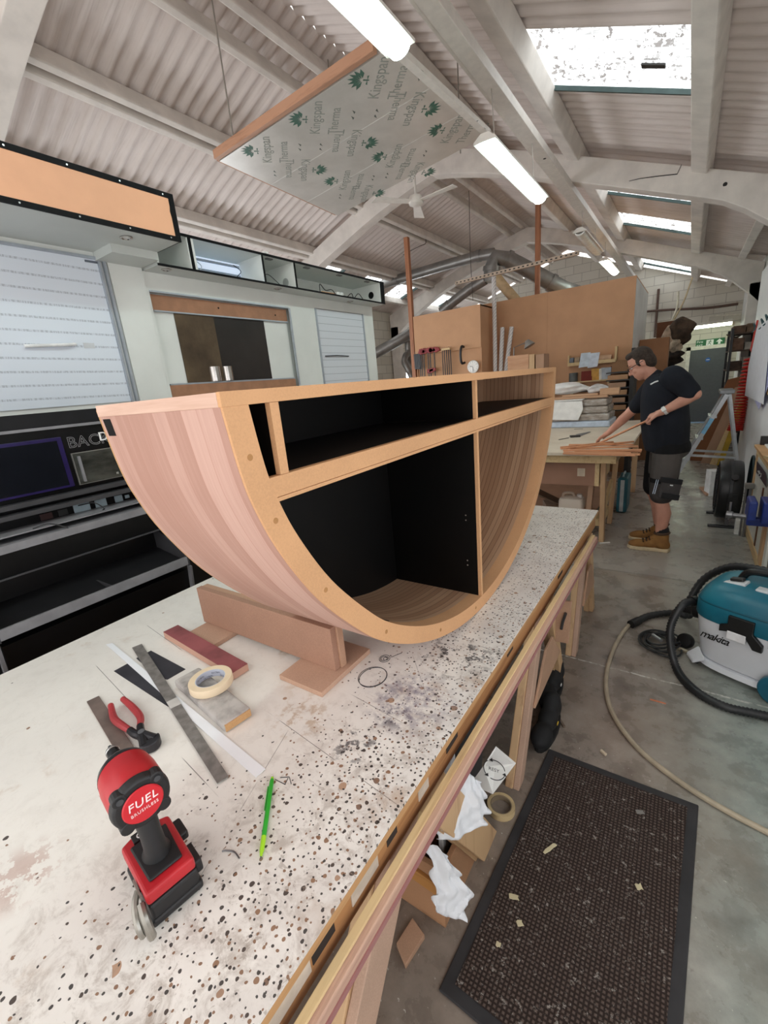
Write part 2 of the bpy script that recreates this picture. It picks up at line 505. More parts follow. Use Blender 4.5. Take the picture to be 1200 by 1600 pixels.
base = bt.mix(bt.math('MULTIPLY', edge, bt.math('MULTIPLY', bt.step(nf, .35, .7), .4)), base, 'b9afaa')
# drill holes and chips, thick along the worn edge, thinner inward
wear = bt.math('ADD', bt.math('MULTIPLY', edge, .85), bt.math('MULTIPLY', near, .2), clamp=True)
dist = bt.noise(30, 3)
wv = bt.n('ShaderNodeVectorMath', operation='ADD')
nn = bt.n('ShaderNodeTexNoise'); nn.inputs['Scale'].default_value = 45; bt.put(nn.inputs['Vector'], bt.co())
sc_ = bt.n('ShaderNodeVectorMath', operation='SCALE'); bt.put(sc_.inputs[0], nn.outputs['Color']); sc_.inputs['Scale'].default_value = .008
bt.put(wv.inputs[0], bt.co()); bt.put(wv.inputs[1], sc_.outputs[0])
def holes(scale, lo, hi, dens, seed):
    mp = bt.n('ShaderNodeMapping'); bt.put(mp.inputs[0], wv.outputs[0]); mp.inputs['Location'].default_value = (seed, seed*.7, 0)
    v = bt.n('ShaderNodeTexVoronoi', voronoi_dimensions='2D'); v.inputs['Scale'].default_value = scale; bt.put(v.inputs['Vector'], mp.outputs[0])
    s3 = bt.n('ShaderNodeSeparateColor'); bt.put(s3.inputs[0], v.outputs['Color'])
    rad = bt.math('ADD', bt.math('MULTIPLY', bt.math('POWER', s3.outputs[1], 2.0), hi-lo), lo)
    on = bt.math('LESS_THAN', v.outputs['Distance'], rad)
    return bt.math('MULTIPLY', on, bt.math('LESS_THAN', s3.outputs[0], dens)), s3.outputs[2]
h1, c1_ = holes(74, .13, .27, bt.math('MULTIPLY', wear, .75), 0)
h2, c2_ = holes(44, .11, .24, bt.math('ADD', bt.math('MULTIPLY', wear, .42), bt.math('MULTIPLY', bt.step(nb, .4, .6), .008)), 5.3)
h3, c3_ = holes(17, .09, .19, bt.math('ADD', bt.math('MULTIPLY', wear, .2), .004), 9.1)
base = bt.mix(bt.math('MULTIPLY', h3, .9), base, bt.mix(c3_, '6d4d38', 'b08a6c'))
base = bt.mix(bt.math('MULTIPLY', h2, .95), base, bt.mix(bt.math('GREATER_THAN', c2_, .55), '3b2f29', '8d6a50'))
scr = bt.step(bt.noise(26, 6, bt.co((1, 1, 1), (0, 0, .5)), .75, 1.2), .585, .62)
base = bt.mix(bt.math('MULTIPLY', bt.math('MULTIPLY', scr, bt.math('ADD', bt.math('MULTIPLY', wear, .8), .12)), .6), base, '8d7f73')
base = bt.mix(bt.math('MULTIPLY', h1, .95), base, bt.mix(bt.math('GREATER_THAN', c1_, .7), '33302e', '86644c'))
# saw cuts scored across the top
for (y0, hw) in ((-.62, .0009), (-1.02, .0011), (-.2, .0008), (.3, .0009), (.02, .0012), (-.42, .001), (.55, .0011), (1.1, .0013), (-.86, .001)):
    d = bt.math('ABSOLUTE', bt.math('SUBTRACT', bt.math('ADD', Yc, bt.math('MULTIPLY', X, .12)), y0))
    ln = bt.math('MULTIPLY', bt.math('LESS_THAN', d, hw), bt.step(bt.noise(2.2, 3, bt.co(loc=(y0*7, 3, 0))), .52, .58))
    base = bt.mix(bt.math('MULTIPLY', ln, .8), base, '57504b')
for (x0, sl_, hw) in ((.12, .35, .0009), (.42, -.5, .0009), (.58, .25, .0011), (.3, .9, .0008), (-.1, -1.2, .0008)):
    d = bt.math('ABSOLUTE', bt.math('SUBTRACT', bt.math('ADD', X, bt.math('MULTIPLY', Yc, sl_)), x0))
    ln = bt.math('MULTIPLY', bt.math('LESS_THAN', d, hw), bt.step(bt.noise(3, 3, bt.co(loc=(x0*9, 1, 0))), .55, .6))
    base = bt.mix(bt.math('MULTIPLY', ln, .7), base, '625a53')
# the black ink and graphite smears near the edge
def blotch(cx, cy, r, col, amt, lo, hi, sc=20):
    global base
    q = bt.math('SQRT', bt.math('ADD', bt.math('POWER', bt.math('SUBTRACT', X, cx), 2), bt.math('POWER', bt.math('SUBTRACT', Yc, cy), 2)))
    f = bt.math('MULTIPLY', bt.step(q, r, r*.3), bt.step(bt.noise(sc, 5, None, .7), lo, hi))
    base = bt.mix(bt.math('MULTIPLY', f, amt), base, col)
BL = Vector((-1.2, 1.3, 0))
for (px, py, r, col, amt, lo, hi) in ((715, 1025, .16, '3f3d40', .9, .52, .6), (640, 1095, .17, '7d7688', .75, .42, .62), (555, 1165, .09, '3d3c42', .85, .52, .6),
                                      (615, 1120, .06, '3a3840', .6, .5, .58), (585, 1375, .05, '45424a', .8, .5, .58), (470, 1120, .12, 'b08f6a', .6, .48, .6), (30, 1370, .10, 'b58f82', .55, .5, .54), (480, 1060, .12, 'c4ad90', .5, .45, .6)):
    p = at_z(px, py, BZ)-BL
    blotch(p.x, p.y, r, col, amt, lo, hi)
bt.color(base)
bt.bump(bt.math('SUBTRACT', 1, bt.math('MAXIMUM', h1, h2)), .35, .004)

bench = thing('assembly_bench', 'long white-topped workbench with a hole-riddled edge, carrying the half-barrel counter', 'workbench', BL)
poly = [(-2.02, -.45, BZ-.006), (-.461, -.45, BZ-.006), (-.414, 2.985, BZ-.006), (-2.03, 2.985, BZ-.006)]
part('worktop', MB().prism(poly, (0, 0, .006)), bt, bench)
part('top_board', MB().prism([(x, y, z-.022) for x, y, z in poly], (0, 0, .0219)), ply, bench, bevel=.002)
ap = MB()
def edge_x(y): return -.455+.0137*(y+.02)
ap.prism([(edge_x(-.44)-.05, -.44, .69), (edge_x(-.44)-.012, -.44, .69), (edge_x(2.97)-.012, 2.97, .69), (edge_x(2.97)-.05, 2.97, .69)], (0, 0, .082))
ap.bb(-2.0, -.45, 2.92, 2.965, .69, .772)
ap.bb(-2.0, -1.96, -.44, 2.92, .69, .772)
part('apron', ap, wood('brown apron board', 'a9794d', '7d5433', 'Y', .9), bench, bevel=.002)
for (y, l, z) in ((.335, .06, .745), (.86, .07, .75), (1.33, .06, .755), (2.05, .09, .75), (.56, .04, .748)):
    part('slot', MB().bb(edge_x(y)-.02, edge_x(y)-.0108, y-l/2, y+l/2, z-.016, z+.014), plain('2b211b', .9), bench)
for (y, l) in ((.25, .1), (.46, .09), (.7, .05)):
    part('filler_patch', MB().bb(edge_x(y)-.02, edge_x(y)-.0104, y-l/2, y+l/2, .722, .76), plain('c3b4a4', .8, vary=.1), bench)
def railbox(o0, o1, z0, z1, ya=-.45, yb=2.72):
    def ex(y): return -.4395+.0148*(y-.2)
    return MB().prism([(ex(ya)+o0, ya, z0), (ex(ya)+o1, ya, z0), (ex(yb)+o1, yb, z0), (ex(yb)+o0, yb, z0)], (0, 0, z1-z0))
rail = part('clamping_rail', railbox(-.004, .028, .672, .714), pink_rail, bench, bevel=.003)
part('rail_top', railbox(-.003, .014, .7145, .722), pine, rail, bevel=.001)
part('rail_lip', railbox(.0281, .031, .676, .69), wood('red stained rail lip', '9c6b68', '7d4c52', 'Y'), rail)
def trestle(label, yc, x0, x1, h, foots, w=.09, top=.03, gusset=True):
    t = thing('trestle', label, 'trestle', ((x0+x1)/2, yc, 0))
    part('cross_beam', MB().bb(x0, x1, yc-.045, yc+.045, h-.09, h), pine, t, bevel=.003)
    for x in (x1-.03, x0+.03):
        for s, f in ((-1, foots[0]), (1, foots[1])):
            part('leg', MB().prism([(x-.03, yc+s*(top+w), h-.001), (x-.03, yc+s*top, h-.001), (x-.03, f-s*w, 0), (x-.03, f, 0)], (.034, 0, 0)), pine_z, t, bevel=.003)
            part('leg_facing', MB().prism([(x+.0045, yc+s*(top+w*.9), h-.001), (x+.0045, yc+s*top, h-.001), (x+.0045, f-s*w*.9, 0), (x+.0045, f-s*.004, 0)], (.026, 0, 0)), mdf_pink if f < yc else pine_z, t, bevel=.003)
        if gusset: part('gusset', MB().prism([(x+.0312, yc+(foots[0]-yc)*.55, h*.42), (x+.0312, yc+(foots[1]-yc)*.55, h*.42), (x+.0312, yc+.06, h-.20), (x+.0312, yc-.06, h-.20)], (.012, 0, 0)), mdf_tan, t, bevel=.002)
    return t
mdf_pink = mdf('pinkish mdf', 'b99a86')
TH = .669
t1 = trestle('pine trestle under the near end of the bench, its raking leg in the foreground', .69, -1.95, -.468, TH, (.10, 1.22), .15, .0, False)
t2 = trestle('pine trestle under the middle of the bench beside the black shoes', 1.86, -1.95, -.448, TH, (1.42, 2.28), .085)
for o_, yq in ((t2, 1.86),):
    P1, P2, P3, P4 = at_y(862, 937, 2.02), at_y(893, 941, 2.02), at_y(888, 1006, 2.02), at_y(861, 1001, 2.02)
    part('end_plate', MB().prism([P1, P2, P3, P4], (0, .016, 0)), mdf_tan, o_, bevel=.002)
    part('cam_lever', MB().tube([at_y(884, 958, 2.01), at_y(879, 972, 2.01), at_y(877, 983, 2.01)], .007, 8), plain('4a4a4c', .4, .6), o_, smooth=True)
t3 = trestle('pine trestle under the far end of the bench by the work table', 2.80, -1.95, -.43, TH, (2.48, 3.16), .085)

# ---- the counter: half barrel of veneered planks with a raw mdf front
XF, XB, YM = -.622, -1.043, 1.545
prof = [(-1.098, 1.69), (-1.084, 1.577), (-1.066, 1.504), (-1.025, 1.404), (-.945, 1.270), (-.835, 1.140), (-.735, 1.045), (-.60, .957), (-.455, .888), (-.3, .838), (-.15, .810), (0, .8005)]
prof = [(-1.0996, 1.7045)]+prof
prof = prof + [(-a, b) for a, b in prof[-2::-1]]
cur = spline([(0, YM+a, b) for a, b in prof], 5)
def offset(cur, d):
    out = []
    for i, p in enumerate(cur):
        t = (cur[min(i+1, len(cur)-1)]-cur[max(i-1, 0)]).normalized()
        nrm = Vector((0, -t.z, t.y))
        out.append(p+nrm*d)
    return out
OUT = cur; INN = offset(cur, .052); VEN = offset(cur, .018)
def atx(c, x): return [Vector((x, p.y, p.z)) for p in c]
def veneer(name, base, dark, line, planks):
    m_ = Mat(name, .55, 0, .3)
    x_, y_, z_ = m_.xyz()
    ang = m_.n('ShaderNodeMath', operation='ARCTAN2')
    m_.put(ang.inputs[0], m_.math('DIVIDE', m_.math('SUBTRACT', z_, .89), .9)); m_.put(ang.inputs[1], m_.math('DIVIDE', y_, 1.1))
    t = m_.math('MULTIPLY', m_.math('ADD', x_, m_.math('MULTIPLY', m_.noise(3, 2), .004)), planks)
    along = ang.outputs[0]
    cell = m_.math('FLOOR', t); fr = m_.math('FRACT', t)
    wn = m_.n('ShaderNodeTexWhiteNoise', noise_dimensions='1D'); m_.put(wn.inputs['W'], cell)
    g = m_.n('ShaderNodeCombineXYZ'); m_.put(g.inputs[0], m_.math('MULTIPLY', along, .7)); m_.put(g.inputs[1], m_.math('MULTIPLY', t, 1.1)); m_.put(g.inputs[2], m_.math('MULTIPLY', wn.outputs['Value'], 20))
    gr = m_.noise(4, 6, g.outputs[0], .6, .4)
    g2 = m_.n('ShaderNodeCombineXYZ'); m_.put(g2.inputs[0], m_.math('MULTIPLY', along, 3)); m_.put(g2.inputs[1], m_.math('MULTIPLY', t, 16))
    fi = m_.noise(5, 3, g2.outputs[0])
    f = m_.math('ADD', m_.math('ADD', m_.math('MULTIPLY', gr, .45), m_.math('MULTIPLY', wn.outputs['Value'], .3)), m_.math('MULTIPLY', fi, .25))
    c = m_.mix(m_.step(f, .3, .72), dark, base)
    e = m_.math('MINIMUM', fr, m_.math('SUBTRACT', 1, fr))
    c = m_.mix(m_.math('MULTIPLY', m_.math('LESS_THAN', e, line[1]), line[2]), c, line[0])
    m_.color(c)
    return m_.m
ven_out = veneer('pinkish veneer planks', 'c6a193', 'ad8576', ('a87868', .02, .5), 21)
ven_in = veneer('brown veneer planks', 'bd997b', 'a68064', ('5d4030', .05, .75), 42)
black = Mat('black lacquered board', .5, 0, .22)
black.color(black.mix(black.step(black.noise(3, 5), .4, .8), '070606', '0e0b09'))
counter = thing('bar_counter', 'half-barrel counter carcass with pink veneer outside and raw mdf front edge', 'counter', (-.83, YM, BZ))
part('veneer_skin', MB().strip(atx(OUT, XB), atx(VEN, XB), (XF-XB-.0005, 0, 0)), ven_out, counter, smooth=True)
part('lining', MB().strip(atx(VEN, XB+.003), atx(INN, XB+.003), (XF-XB-.05, 0, 0)), ven_in, counter, smooth=True)
rimA = offset(cur, .0)
part('front_rim', MB().strip(atx(rimA, XF), atx(INN, XF), (.006, 0, 0)), mdf_rim, counter)
part('rim_core', MB().strip(atx(VEN, XF-.047), atx(INN, XF-.047), (.0468, 0, 0)), mdf_rim, counter)
part('back_rim', MB().strip(atx(OUT, XB-.006), atx(INN, XB-.006), (.0059, 0, 0)), mdf_edge, counter)
topb = MB().bb(XB-.004, XF-.002, .445, 2.642, 1.690, 1.714)
part('top_board', topb, wood('pink sanded top edge', 'd6b5a2', 'c29c88', 'X', .8), counter, bevel=.0015)
part('top_edge_strip', MB().bb(XF-.0019, XF+.0072, .445, 2.642, 1.690, 1.7145), mdf_rim, counter, bevel=.001)
part('back_notch', MB().box((XB+.026, .4500, 1.667), (.032, .002, .036), (math.radians(7), 0, 0)), black, counter)
def hull_y(z, side, inner=True):
    c = INN if inner else OUT
    best = None
    for a, b in zip(c[:-1], c[1:]):
        if (a.z-z)*(b.z-z) <= 0 and abs(a.z-b.z) > 1e-9:
            y = a.y+(b.y-a.y)*(z-a.z)/(b.z-a.z)
            if (y-YM)*side > 0: best = y
    return best
def hull_z(y):
    for a, b in zip(INN[:-1], INN[1:]):
        if (a.y-y)*(b.y-y) <= 0: return a.z+(b.z-a.z)*(y-a.y)/(b.y-a.y)
sy0, sy1 = hull_y(1.535, -1), hull_y(1.535, 1)
part('shelf', MB().bb(XB+.012, XF-.012, sy0-.004, sy1+.004, 1.518, 1.556), black, counter)
part('shelf_lip', MB().bb(XF-.0118, XF+.0055, sy0-.028, sy1+.012, 1.518, 1.5575), mdf_rim, counter, bevel=.0015)
part('shelf_lip', MB().bb(XF-.0118, XF+.0062, sy0-.012, sy1+.012, 1.510, 1.5175), mdf_rim, counter)
# uprights
YD = 1.49
zb = hull_z(YD)
part('divider', MB().prism([(XB+.012, YD, zb), (XB+.012, YD+.016, zb), (XB+.012, YD+.016, 1.5095), (XB+.012, YD, 1.5095)], (XF-XB-.02, 0, 0)), black, counter)
part('divider_edge', MB().bb(XF-.0075, XF+.005, YD, YD+.016, zb, 1.5095), mdf_rim, counter)
part('divider', MB().bb(XB+.012, XF-.008, YD, YD+.016, 1.5575, 1.6895), black, counter)
part('divider_edge', MB().bb(XF-.0075, XF+.005, YD, YD+.016, 1.558, 1.6895), mdf_rim, counter)
part('divider', MB().bb(XB+.012, XF-.008, .550, .566, 1.5575, 1.6895), black, counter)
part('divider_edge', MB().bb(XF-.0075, XF+.005, .547, .568, 1.558, 1.6895), mdf_rim, counter)
# black back board and black left cheek inside
left = [p for p in INN if p.y < YD-.002]
bk = [(XB+.012, p.y, p.z) for p in left if p.z < 1.69]+[(XB+.012, YD, hull_z(YD)), (XB+.012, YD, 1.689)]
bk = [(XB+.012, left[0].y, 1.689)]+bk
part('back_board', MB().prism(bk, (.010, 0, 0)), black, counter)
chk = [p for p in INN if p.y < .92]
part('black_cheek', MB().strip([Vector((XB+.0225, p.y, p.z)) for p in chk], [Vector((XB+.0225, p.y, p.z)) for p in [q for q in offset(cur, .054) if True][:len(chk)]], (XF-XB-.07, 0, 0)), black, counter, smooth=True)
part('back_board', MB().prism([(XB+.012, p.y, p.z) for p in INN if p.y > YD+.016 and p.z < 1.69]+[(XB+.012, [q for q in INN][-1].y, 1.689), (XB+.012, YD+.016, 1.689)], (.010, 0, 0)), ven_in, counter)
for y, z in ((.475, 1.605), (.60, 1.28), (.83, 1.075), (1.13, .915), (1.42, .835), (.52, 1.47)):
    i = min(range(len(OUT)), key=lambda i: (offset(cur, .026)[i]-Vector((0, y, z))).length)
    q = offset(cur, .026)[i]; part('screw_hole', MB().cyl((XF+.0058, q.y, q.z), (XF+.0066, q.y, q.z), .006, seg=10), plain('a97b4c', .8), counter)
for z in (.98, 1.0, 1.17, 1.19): part('pin_hole', MB().cyl((XF-.05, YD-.001, z), (XF-.05, YD+.0005, z), .003, seg=8), plain('8c8078', .6), counter)

chock = thing('support_block', 'brown mdf chock on two foot plates propping the curved counter on the bench', 'block', (-1.23, .9, BZ))
part('upright', MB().bb(-1.60, -.875, .875, .899, .8185, .975), mdf('brown mdf', 'a5806c'), chock, bevel=.0015)
part('upright', MB().bb(-1.60, -.868, .8995, .926, .8185, .972), mdf('lighter mdf', 'b8937a'), chock, bevel=.0015)
part('foot_plate', MB().bb(-1.585, -1.405, .785, 1.03, .8005, .8182), mdf('foot plate mdf', 'bc9a84'), chock, bevel=.001)
part('foot_plate', MB().bb(-1.035, -.848, .775, 1.03, .8005, .8182), mdf('foot plate mdf', 'bc9a84'), chock, bevel=.001)
# ------------------------------------------------------------------ the shop-fit display wall on the left
WX = -2.97
paintw = plain('e2e4e0', .45, vary=.02, scale=3)
paintg = plain('c9cdc9', .45, vary=.02, scale=3)
blk = plain('0d0d0f', .6, vary=.1, spec=.15)
led_panel = Mat('white panel with led strips', .5)
lx, ly, lz = led_panel.xyz()
row = led_panel.math('FRACT', led_panel.math('MULTIPLY', led_panel.math('ADD', lz, led_panel.math('MULTIPLY', ly, .02)), 14.0))
inrow = led_panel.math('LESS_THAN', row, .16)
bit = led_panel.math('GREATER_THAN', led_panel.noise(1, 3, led_panel.co((1, 90, 14))), .5)
led_panel.color(led_panel.mix(led_panel.math('MULTIPLY', inrow, .55), 'dfe6f0', led_panel.mix(bit, 'c9cfda', '8f959f')))
salmon = plain('dba480', .6, vary=.03, scale=3)
brownp = plain('a5775a', .6, vary=.05)
alu = plain('b9c0c9', .35, .6, vary=.03)
chrome = plain('b9b4b0', .18, 1, vary=.03)

u1 = thing('display_wall', 'white display wall with orange-fronted header box and led panel, nearest on the left', 'display unit', (WX, .9, 1.725))
part('back_panel', MB().bb(WX-.06, WX, -.6, 1.745, 1.725, 2.606), paintw, u1)
part('lower_panel', MB().bb(WX-.06, WX-.001, -.6, 1.745, 0, 1.7245), plain('191411', .5), u1)
part('stile', MB().bb(WX+.0005, WX+.012, 1.535, 1.744, 1.726, 2.58), paintw, u1, bevel=.001)
lp = part('led_panel', MB().bb(WX+.001, WX+.008, -.6, 1.478, 1.752, 2.565), led_panel, u1)
part('panel_frame', MB().bb(WX+.0006, WX+.022, 1.479, 1.492, 1.74, 2.58), alu, u1); part('panel_frame', MB().bb(WX+.0006, WX+.022, 1.508, 1.522, 1.74, 2.58), alu, u1)
part('panel_frame', MB().bb(WX+.0006, WX+.02, -.6, 1.5, 2.5655, 2.58), alu, u1)
part('corner_plate', MB().bb(WX+.009, WX+.013, 1.41, 1.478, 2.545, 2.556), plain('5d636d'), u1)
hk = MB().tube([(WX+.02, .99, 2.075), (WX+.03, 1.20, 2.085), (WX+.02, 1.24, 2.09)], .009, 8)
part('handle', hk, plain('e8e8e8', .3), u1)
part('note', MB().bb(WX+.0085, WX+.0095, 1.285, 1.345, 2.07, 2.10), plain('cfd2d6'), u1)
HB, HT, HX = 2.605, 2.838, -2.5
h = part('header_box', MB().bb(WX-.06, HX-.012, -.6, 1.749, HB+.001, HT), paintg, u1)
part('header_face', MB().bb(HX-.0118, HX-.003, -.6, 1.72, HB+.022, HT-.024), salmon, u1)
e = MB()
e.bb(HX-.0115, HX, -.6, 1.752, HT-.023, HT+.003); e.bb(HX-.0115, HX, -.6, 1.752, HB-.003, HB+.0215)
e.prism([(HX-.0115, 1.7205, HB+.022), (HX-.0115, 1.752, HB+.022), (HX-.0115, 1.752, HT-.0235), (HX-.0115, 1.727, HT-.0235), (HX-.0115, 1.716, 2.75), (HX-.0115, 1.722, 2.70)], (.0114, 0, 0))
part('black_edging', e, blk, u1)
part('black_edging', MB().bb(WX-.05, HX-.012, 1.7495, 1.7525, HB, HT), blk, u1)
for y in (.98, 1.22, 1.46, 1.69):
    for z in (HT-.011, HB+.009): part('screw', MB().cyl((HX-.001, y, z), (HX+.001, y, z), .004, seg=8), plain('c9c9c9', .3, .8), u1)
def downlight(parent, x, y, z, r=.033):
    d = part('downlight', MB().lathe([(r, 0), (r, -.004), (r*.72, -.006), (r*.6, -.001)], (x, y, z), seg=20), chrome, parent, smooth=True)
    part('lens', MB().cyl((x, y, z-.0005), (x, y, z-.002), r*.58, seg=16), plain('d9d9d6', .3), d)
p = at_z(197, 371, HB); downlight(u1, p.x, p.y, HB)
p = at_z(178, 365, HB)
part('soffit_boxing', MB().bb(WX, WX+.22, 1.47, 1.744, HB-.045, HB+.0005), paintg, u1)

u2 = thing('display_wall', 'white display wall behind the counter with brown recess, open header box and small roller panel', 'display unit', (WX, 3.0, 1.66))
B2, T2, X2 = 2.548, 2.762, -2.8
part('back_panel', MB().bb(WX-.08, WX-.045, 1.746, 4.31, 1.66, 2.546), paintg, u2)
def fp(name, ya, yb, za, zb, m, x0=0, th=.0115, bevel=0): return part(name, MB().bb(WX-th+x0, WX+x0, ya, yb, za, zb), m, u2, bevel=bevel)
fp('stile', 1.747, 1.765, 1.70, 2.547, paintw, .004)
fp('stile', 3.03, 3.36, 1.70, 2.547, paintw)
fp('stile', 4.16, 4.31, 1.70, 2.547, paintw)
fp('stile', 3.36, 4.16, 2.46, 2.547, paintw)
fp('rail', 1.765, 3.03, 2.43, 2.547, paintw)
fp('recess_frame', 3.012, 3.03, 1.78, 2.43, alu, .01)
fp('recess_frame', 1.765, 3.012, 2.425, 2.436, alu, .01)
li = fp('lintel_board', 1.778, 3.005, 2.322, 2.418, brownp, -.02, .012)
part('fixing_hole', MB().cyl((WX-.021, 2.3, 2.375), (WX-.019, 2.3, 2.375), .007, seg=10), blk, li)
part('fixing_hole', MB().cyl((WX-.021, 2.87, 2.365), (WX-.019, 2.87, 2.365), .007, seg=10), blk, li)
fp('aluminium_track', 1.78, 3.0, 2.312, 2.321, alu, -.012)
fp('cream_panel', 1.78, 1.925, 1.845, 2.3115, paintw, -.03)
fp('cream_panel', 2.735, 3.0, 1.845, 2.3115, paintw, -.03)
bronze = Mat('brushed bronze sheet', .35, .7); bn = bronze.noise(3, 5, None, .6); bronze.color(bronze.ramp(bn, [(.35, '4d4136'), (.7, '7c6a55')]))
dkb = plain('2e2825', .4, .3, vary=.12, scale=4)
fp('bronze_sliding_panel', 1.926, 2.24, 1.848, 2.311, bronze.m, -.022, .006)
fp('dark_sliding_panel', 2.241, 2.734, 1.848, 2.311, dkb, -.028, .006)
fp('aluminium_track', 1.78, 3.0, 1.836, 1.8455, alu, -.008)
fp('bottom_rail', 1.772, 2.99, 1.66, 1.835, brownp, -.006, .02)
for y in (2.165, 2.28):
    part('chrome_pull', MB().lathe([(.045, 0), (.045, .105)], (WX-.03, y, 1.849), seg=20), chrome, u2, smooth=True)
rp = Mat('slatted white roller panel', .5)
rx, ry, rz_ = rp.xyz(); rf = rp.math('FRACT', rp.math('MULTIPLY', rz_, 15))
rp.color(rp.mix(rp.math('MULTIPLY', rp.math('LESS_THAN', rf, .06), .6), 'd9dde4', '6f757e'))
fp('roller_panel', 3.385, 4.115, 1.70, 2.455, rp.m, -.004)
fp('panel_frame', 3.361, 3.384, 1.70, 2.459, alu, .004); fp('panel_frame', 4.116, 4.135, 1.70, 2.459, alu, .004); fp('panel_frame', 4.1355, 4.155, 1.70, 2.459, paintw, .004)
part('handle', MB().tube([(WX+.004, 3.43, 2.03), (WX+.012, 3.6, 2.035), (WX+.004, 3.8, 2.03)], .006, 6), plain('4a4c50'), u2)
# open header box
hb = part('header_box', MB().bb(WX-.2, X2-.001, 1.76, 4.325, B2, B2+.012), paintg, u2)
part('header_box', MB().bb(WX-.2, X2-.004, 1.76, 4.325, T2-.012, T2), paintg, u2)
part('header_box', MB().bb(WX-.21, WX-.19, 1.76, 4.325, B2, T2), paintw, u2)
for y, w_ in ((1.77, .012), (2.025, .05), (2.64, .012), (2.985, .012), (4.27, .05)):
    part('partition', MB().bb(WX-.19, X2-.004, y-w_/2, y+w_/2, B2+.0121, T2-.0121), paintw, u2)
be = MB()
be.bb(X2-.0038, X2+.003, 1.76, 4.325, T2-.014, T2+.002); be.bb(X2-.0008, X2+.003, 1.76, 4.325, B2-.002, B2+.012)
for y, w_ in ((2.018, .02), (2.64, .014), (2.985, .014), (4.29, .065)): be.bb(X2-.0038, X2+.003, y-w_/2, y+w_/2, B2+.012, T2-.014)
part('black_edging', be, blk, u2)
lit = Mat('lit white panel', .5); lit.color('dfe8f2'); lit.emit('d5e6ff', .45)
lb = part('lit_panel', MB().bb(WX-.10, WX-.09, 2.07, 2.625, B2+.02, T2-.03), lit, u2)
part('led_strip', MB().bb(WX-.089, WX-.086, 2.08, 2.62, B2+.085, B2+.105), plain('a9b4c4', .5), lb)
part('led_strip', MB().bb(WX-.089, WX-.086, 2.08, 2.62, T2-.06, T2-.042), plain('a9b4c4', .5), lb)
cable = plain('202022', .5)
part('cable', MB().tube(spline([(WX-.08, 2.2, B2+.16), (WX-.05, 2.24, B2+.11), (WX-.06, 2.22, B2+.06), (WX-.05, 2.27, B2+.02)], 6), .003, 6), plain('d5d5d8'), u2)
part('cable', MB().tube(spline([(WX-.08, 2.56, B2+.17), (WX-.04, 2.59, B2+.12), (WX-.05, 2.55, B2+.07), (WX-.03, 2.6, B2+.015)], 6), .003, 6), cable, u2)
part('cable', MB().tube(spline([(X2-.06, 2.66, B2+.07), (X2-.05, 2.72, B2+.085), (X2-.04, 2.78, B2+.05), (X2-.03, 2.82, B2+.016)], 6), .003, 6), cable, u2)
part('cable', MB().tube(spline([(X2-.05, 3.33, B2+.016), (X2-.05, 3.34, B2+.09), (X2-.06, 3.42, B2+.05), (X2-.05, 3.5, B2+.06), (X2-.05, 3.56, B2+.016)], 6), .004, 6), cable, u2)
part('cable', MB().tube(spline([(X2-.05, 3.72, B2+.016), (X2-.05, 3.8, B2+.06), (X2-.06, 3.85, B2+.025), (X2-.05, 3.92, B2+.07), (X2-.05, 4.0, B2+.016)], 6), .004, 6), cable, u2)
part('driver_box', MB().bb(X2-.11, X2-.05, 3.36, 3.55, B2+.0122, B2+.035), plain('d8a87e'), u2, bevel=.004)
part('driver_box', MB().bb(X2-.09, X2-.04, 3.56, 3.66, B2+.0122, B2+.05), plain('e9e9e6'), u2, bevel=.004)
part('driver_box', MB().bb(X2-.11, X2-.05, 3.98, 4.14, B2+.0122, B2+.03), plain('d8a87e'), u2, bevel=.004)
part('cable_hole', MB().cyl((X2-.12, 2.9785, B2+.07), (X2-.12, 2.9775, B2+.07), .035, seg=16), plain('a9aaa8'), u2)
part('cable_hole', MB().cyl((X2-.12, 4.2445, B2+.1), (X2-.12, 4.2435, B2+.1), .035, seg=16), blk, u2)
for y in (2.72, 3.15, 3.6, 4.05): part('socket', MB().bb(X2-.06, X2-.03, y, y+.06, T2-.02, T2-.0121), plain('6f6f6e'), u2)
part('clip', MB().bb(X2-.03, X2+.012, 2.66, 2.70, T2+.002, T2+.014), plain('e9e9e6'), u2)
for px, py in ((260, 421), (434, 451), (547, 471)):
    p = at_z(px, py, B2); downlight(u2, p.x, p.y, B2)
part('lower_cabinet', MB().bb(WX-.06, WX-.01, 1.75, 4.3, 0, 1.659), plain('191411', .5), u2)

# black back-bar unit under the first display
bar = thing('back_bar', 'black back-bar unit with sign lettering, screen and open troughs at the left wall', 'bar unit', (-2.55, .35, 0))
BX = -2.5; ya, yb = -.75, 1.24
part('carcass', MB().bb(BX-.4, BX, ya, yb, 0, 1.722), plain('08080a', .4, vary=.15, spec=.3), bar)
dg = plain('3f3f42', .4, vary=.06); lg = plain('8b8b8f', .4, .2, vary=.05)
part('top_panel', MB().bb(BX+.0005, BX+.006, ya, yb, 1.658, 1.72), plain('17171a', .5, spec=.3), bar)
part('edge_strip', MB().bb(BX+.0005, BX+.012, ya, yb, 1.644, 1.657), lg, bar)
scr = part('screen', MB().bb(BX+.0005, BX+.02, .25, .868, 1.36, 1.604), plain('241a4d', .3), bar, bevel=.002)
part('display', MB().bb(BX+.0201, BX+.0215, .26, .846, 1.372, 1.588), plain('14161c', .15, spec=.6), scr)
mir = part('steel_plate', MB().bb(BX+.0005, BX+.008, .893, 1.2, 1.358, 1.518), plain('9a9a96', .3, .5), bar)
grey_plate = Mat('brushed grey plate', .25, .6); gp = grey_plate.noise(6, 5, grey_plate.co((1, 1, 3))); grey_plate.color(grey_plate.ramp(gp, [(.3, '3c3f3c'), (.75, '7d817b')]))
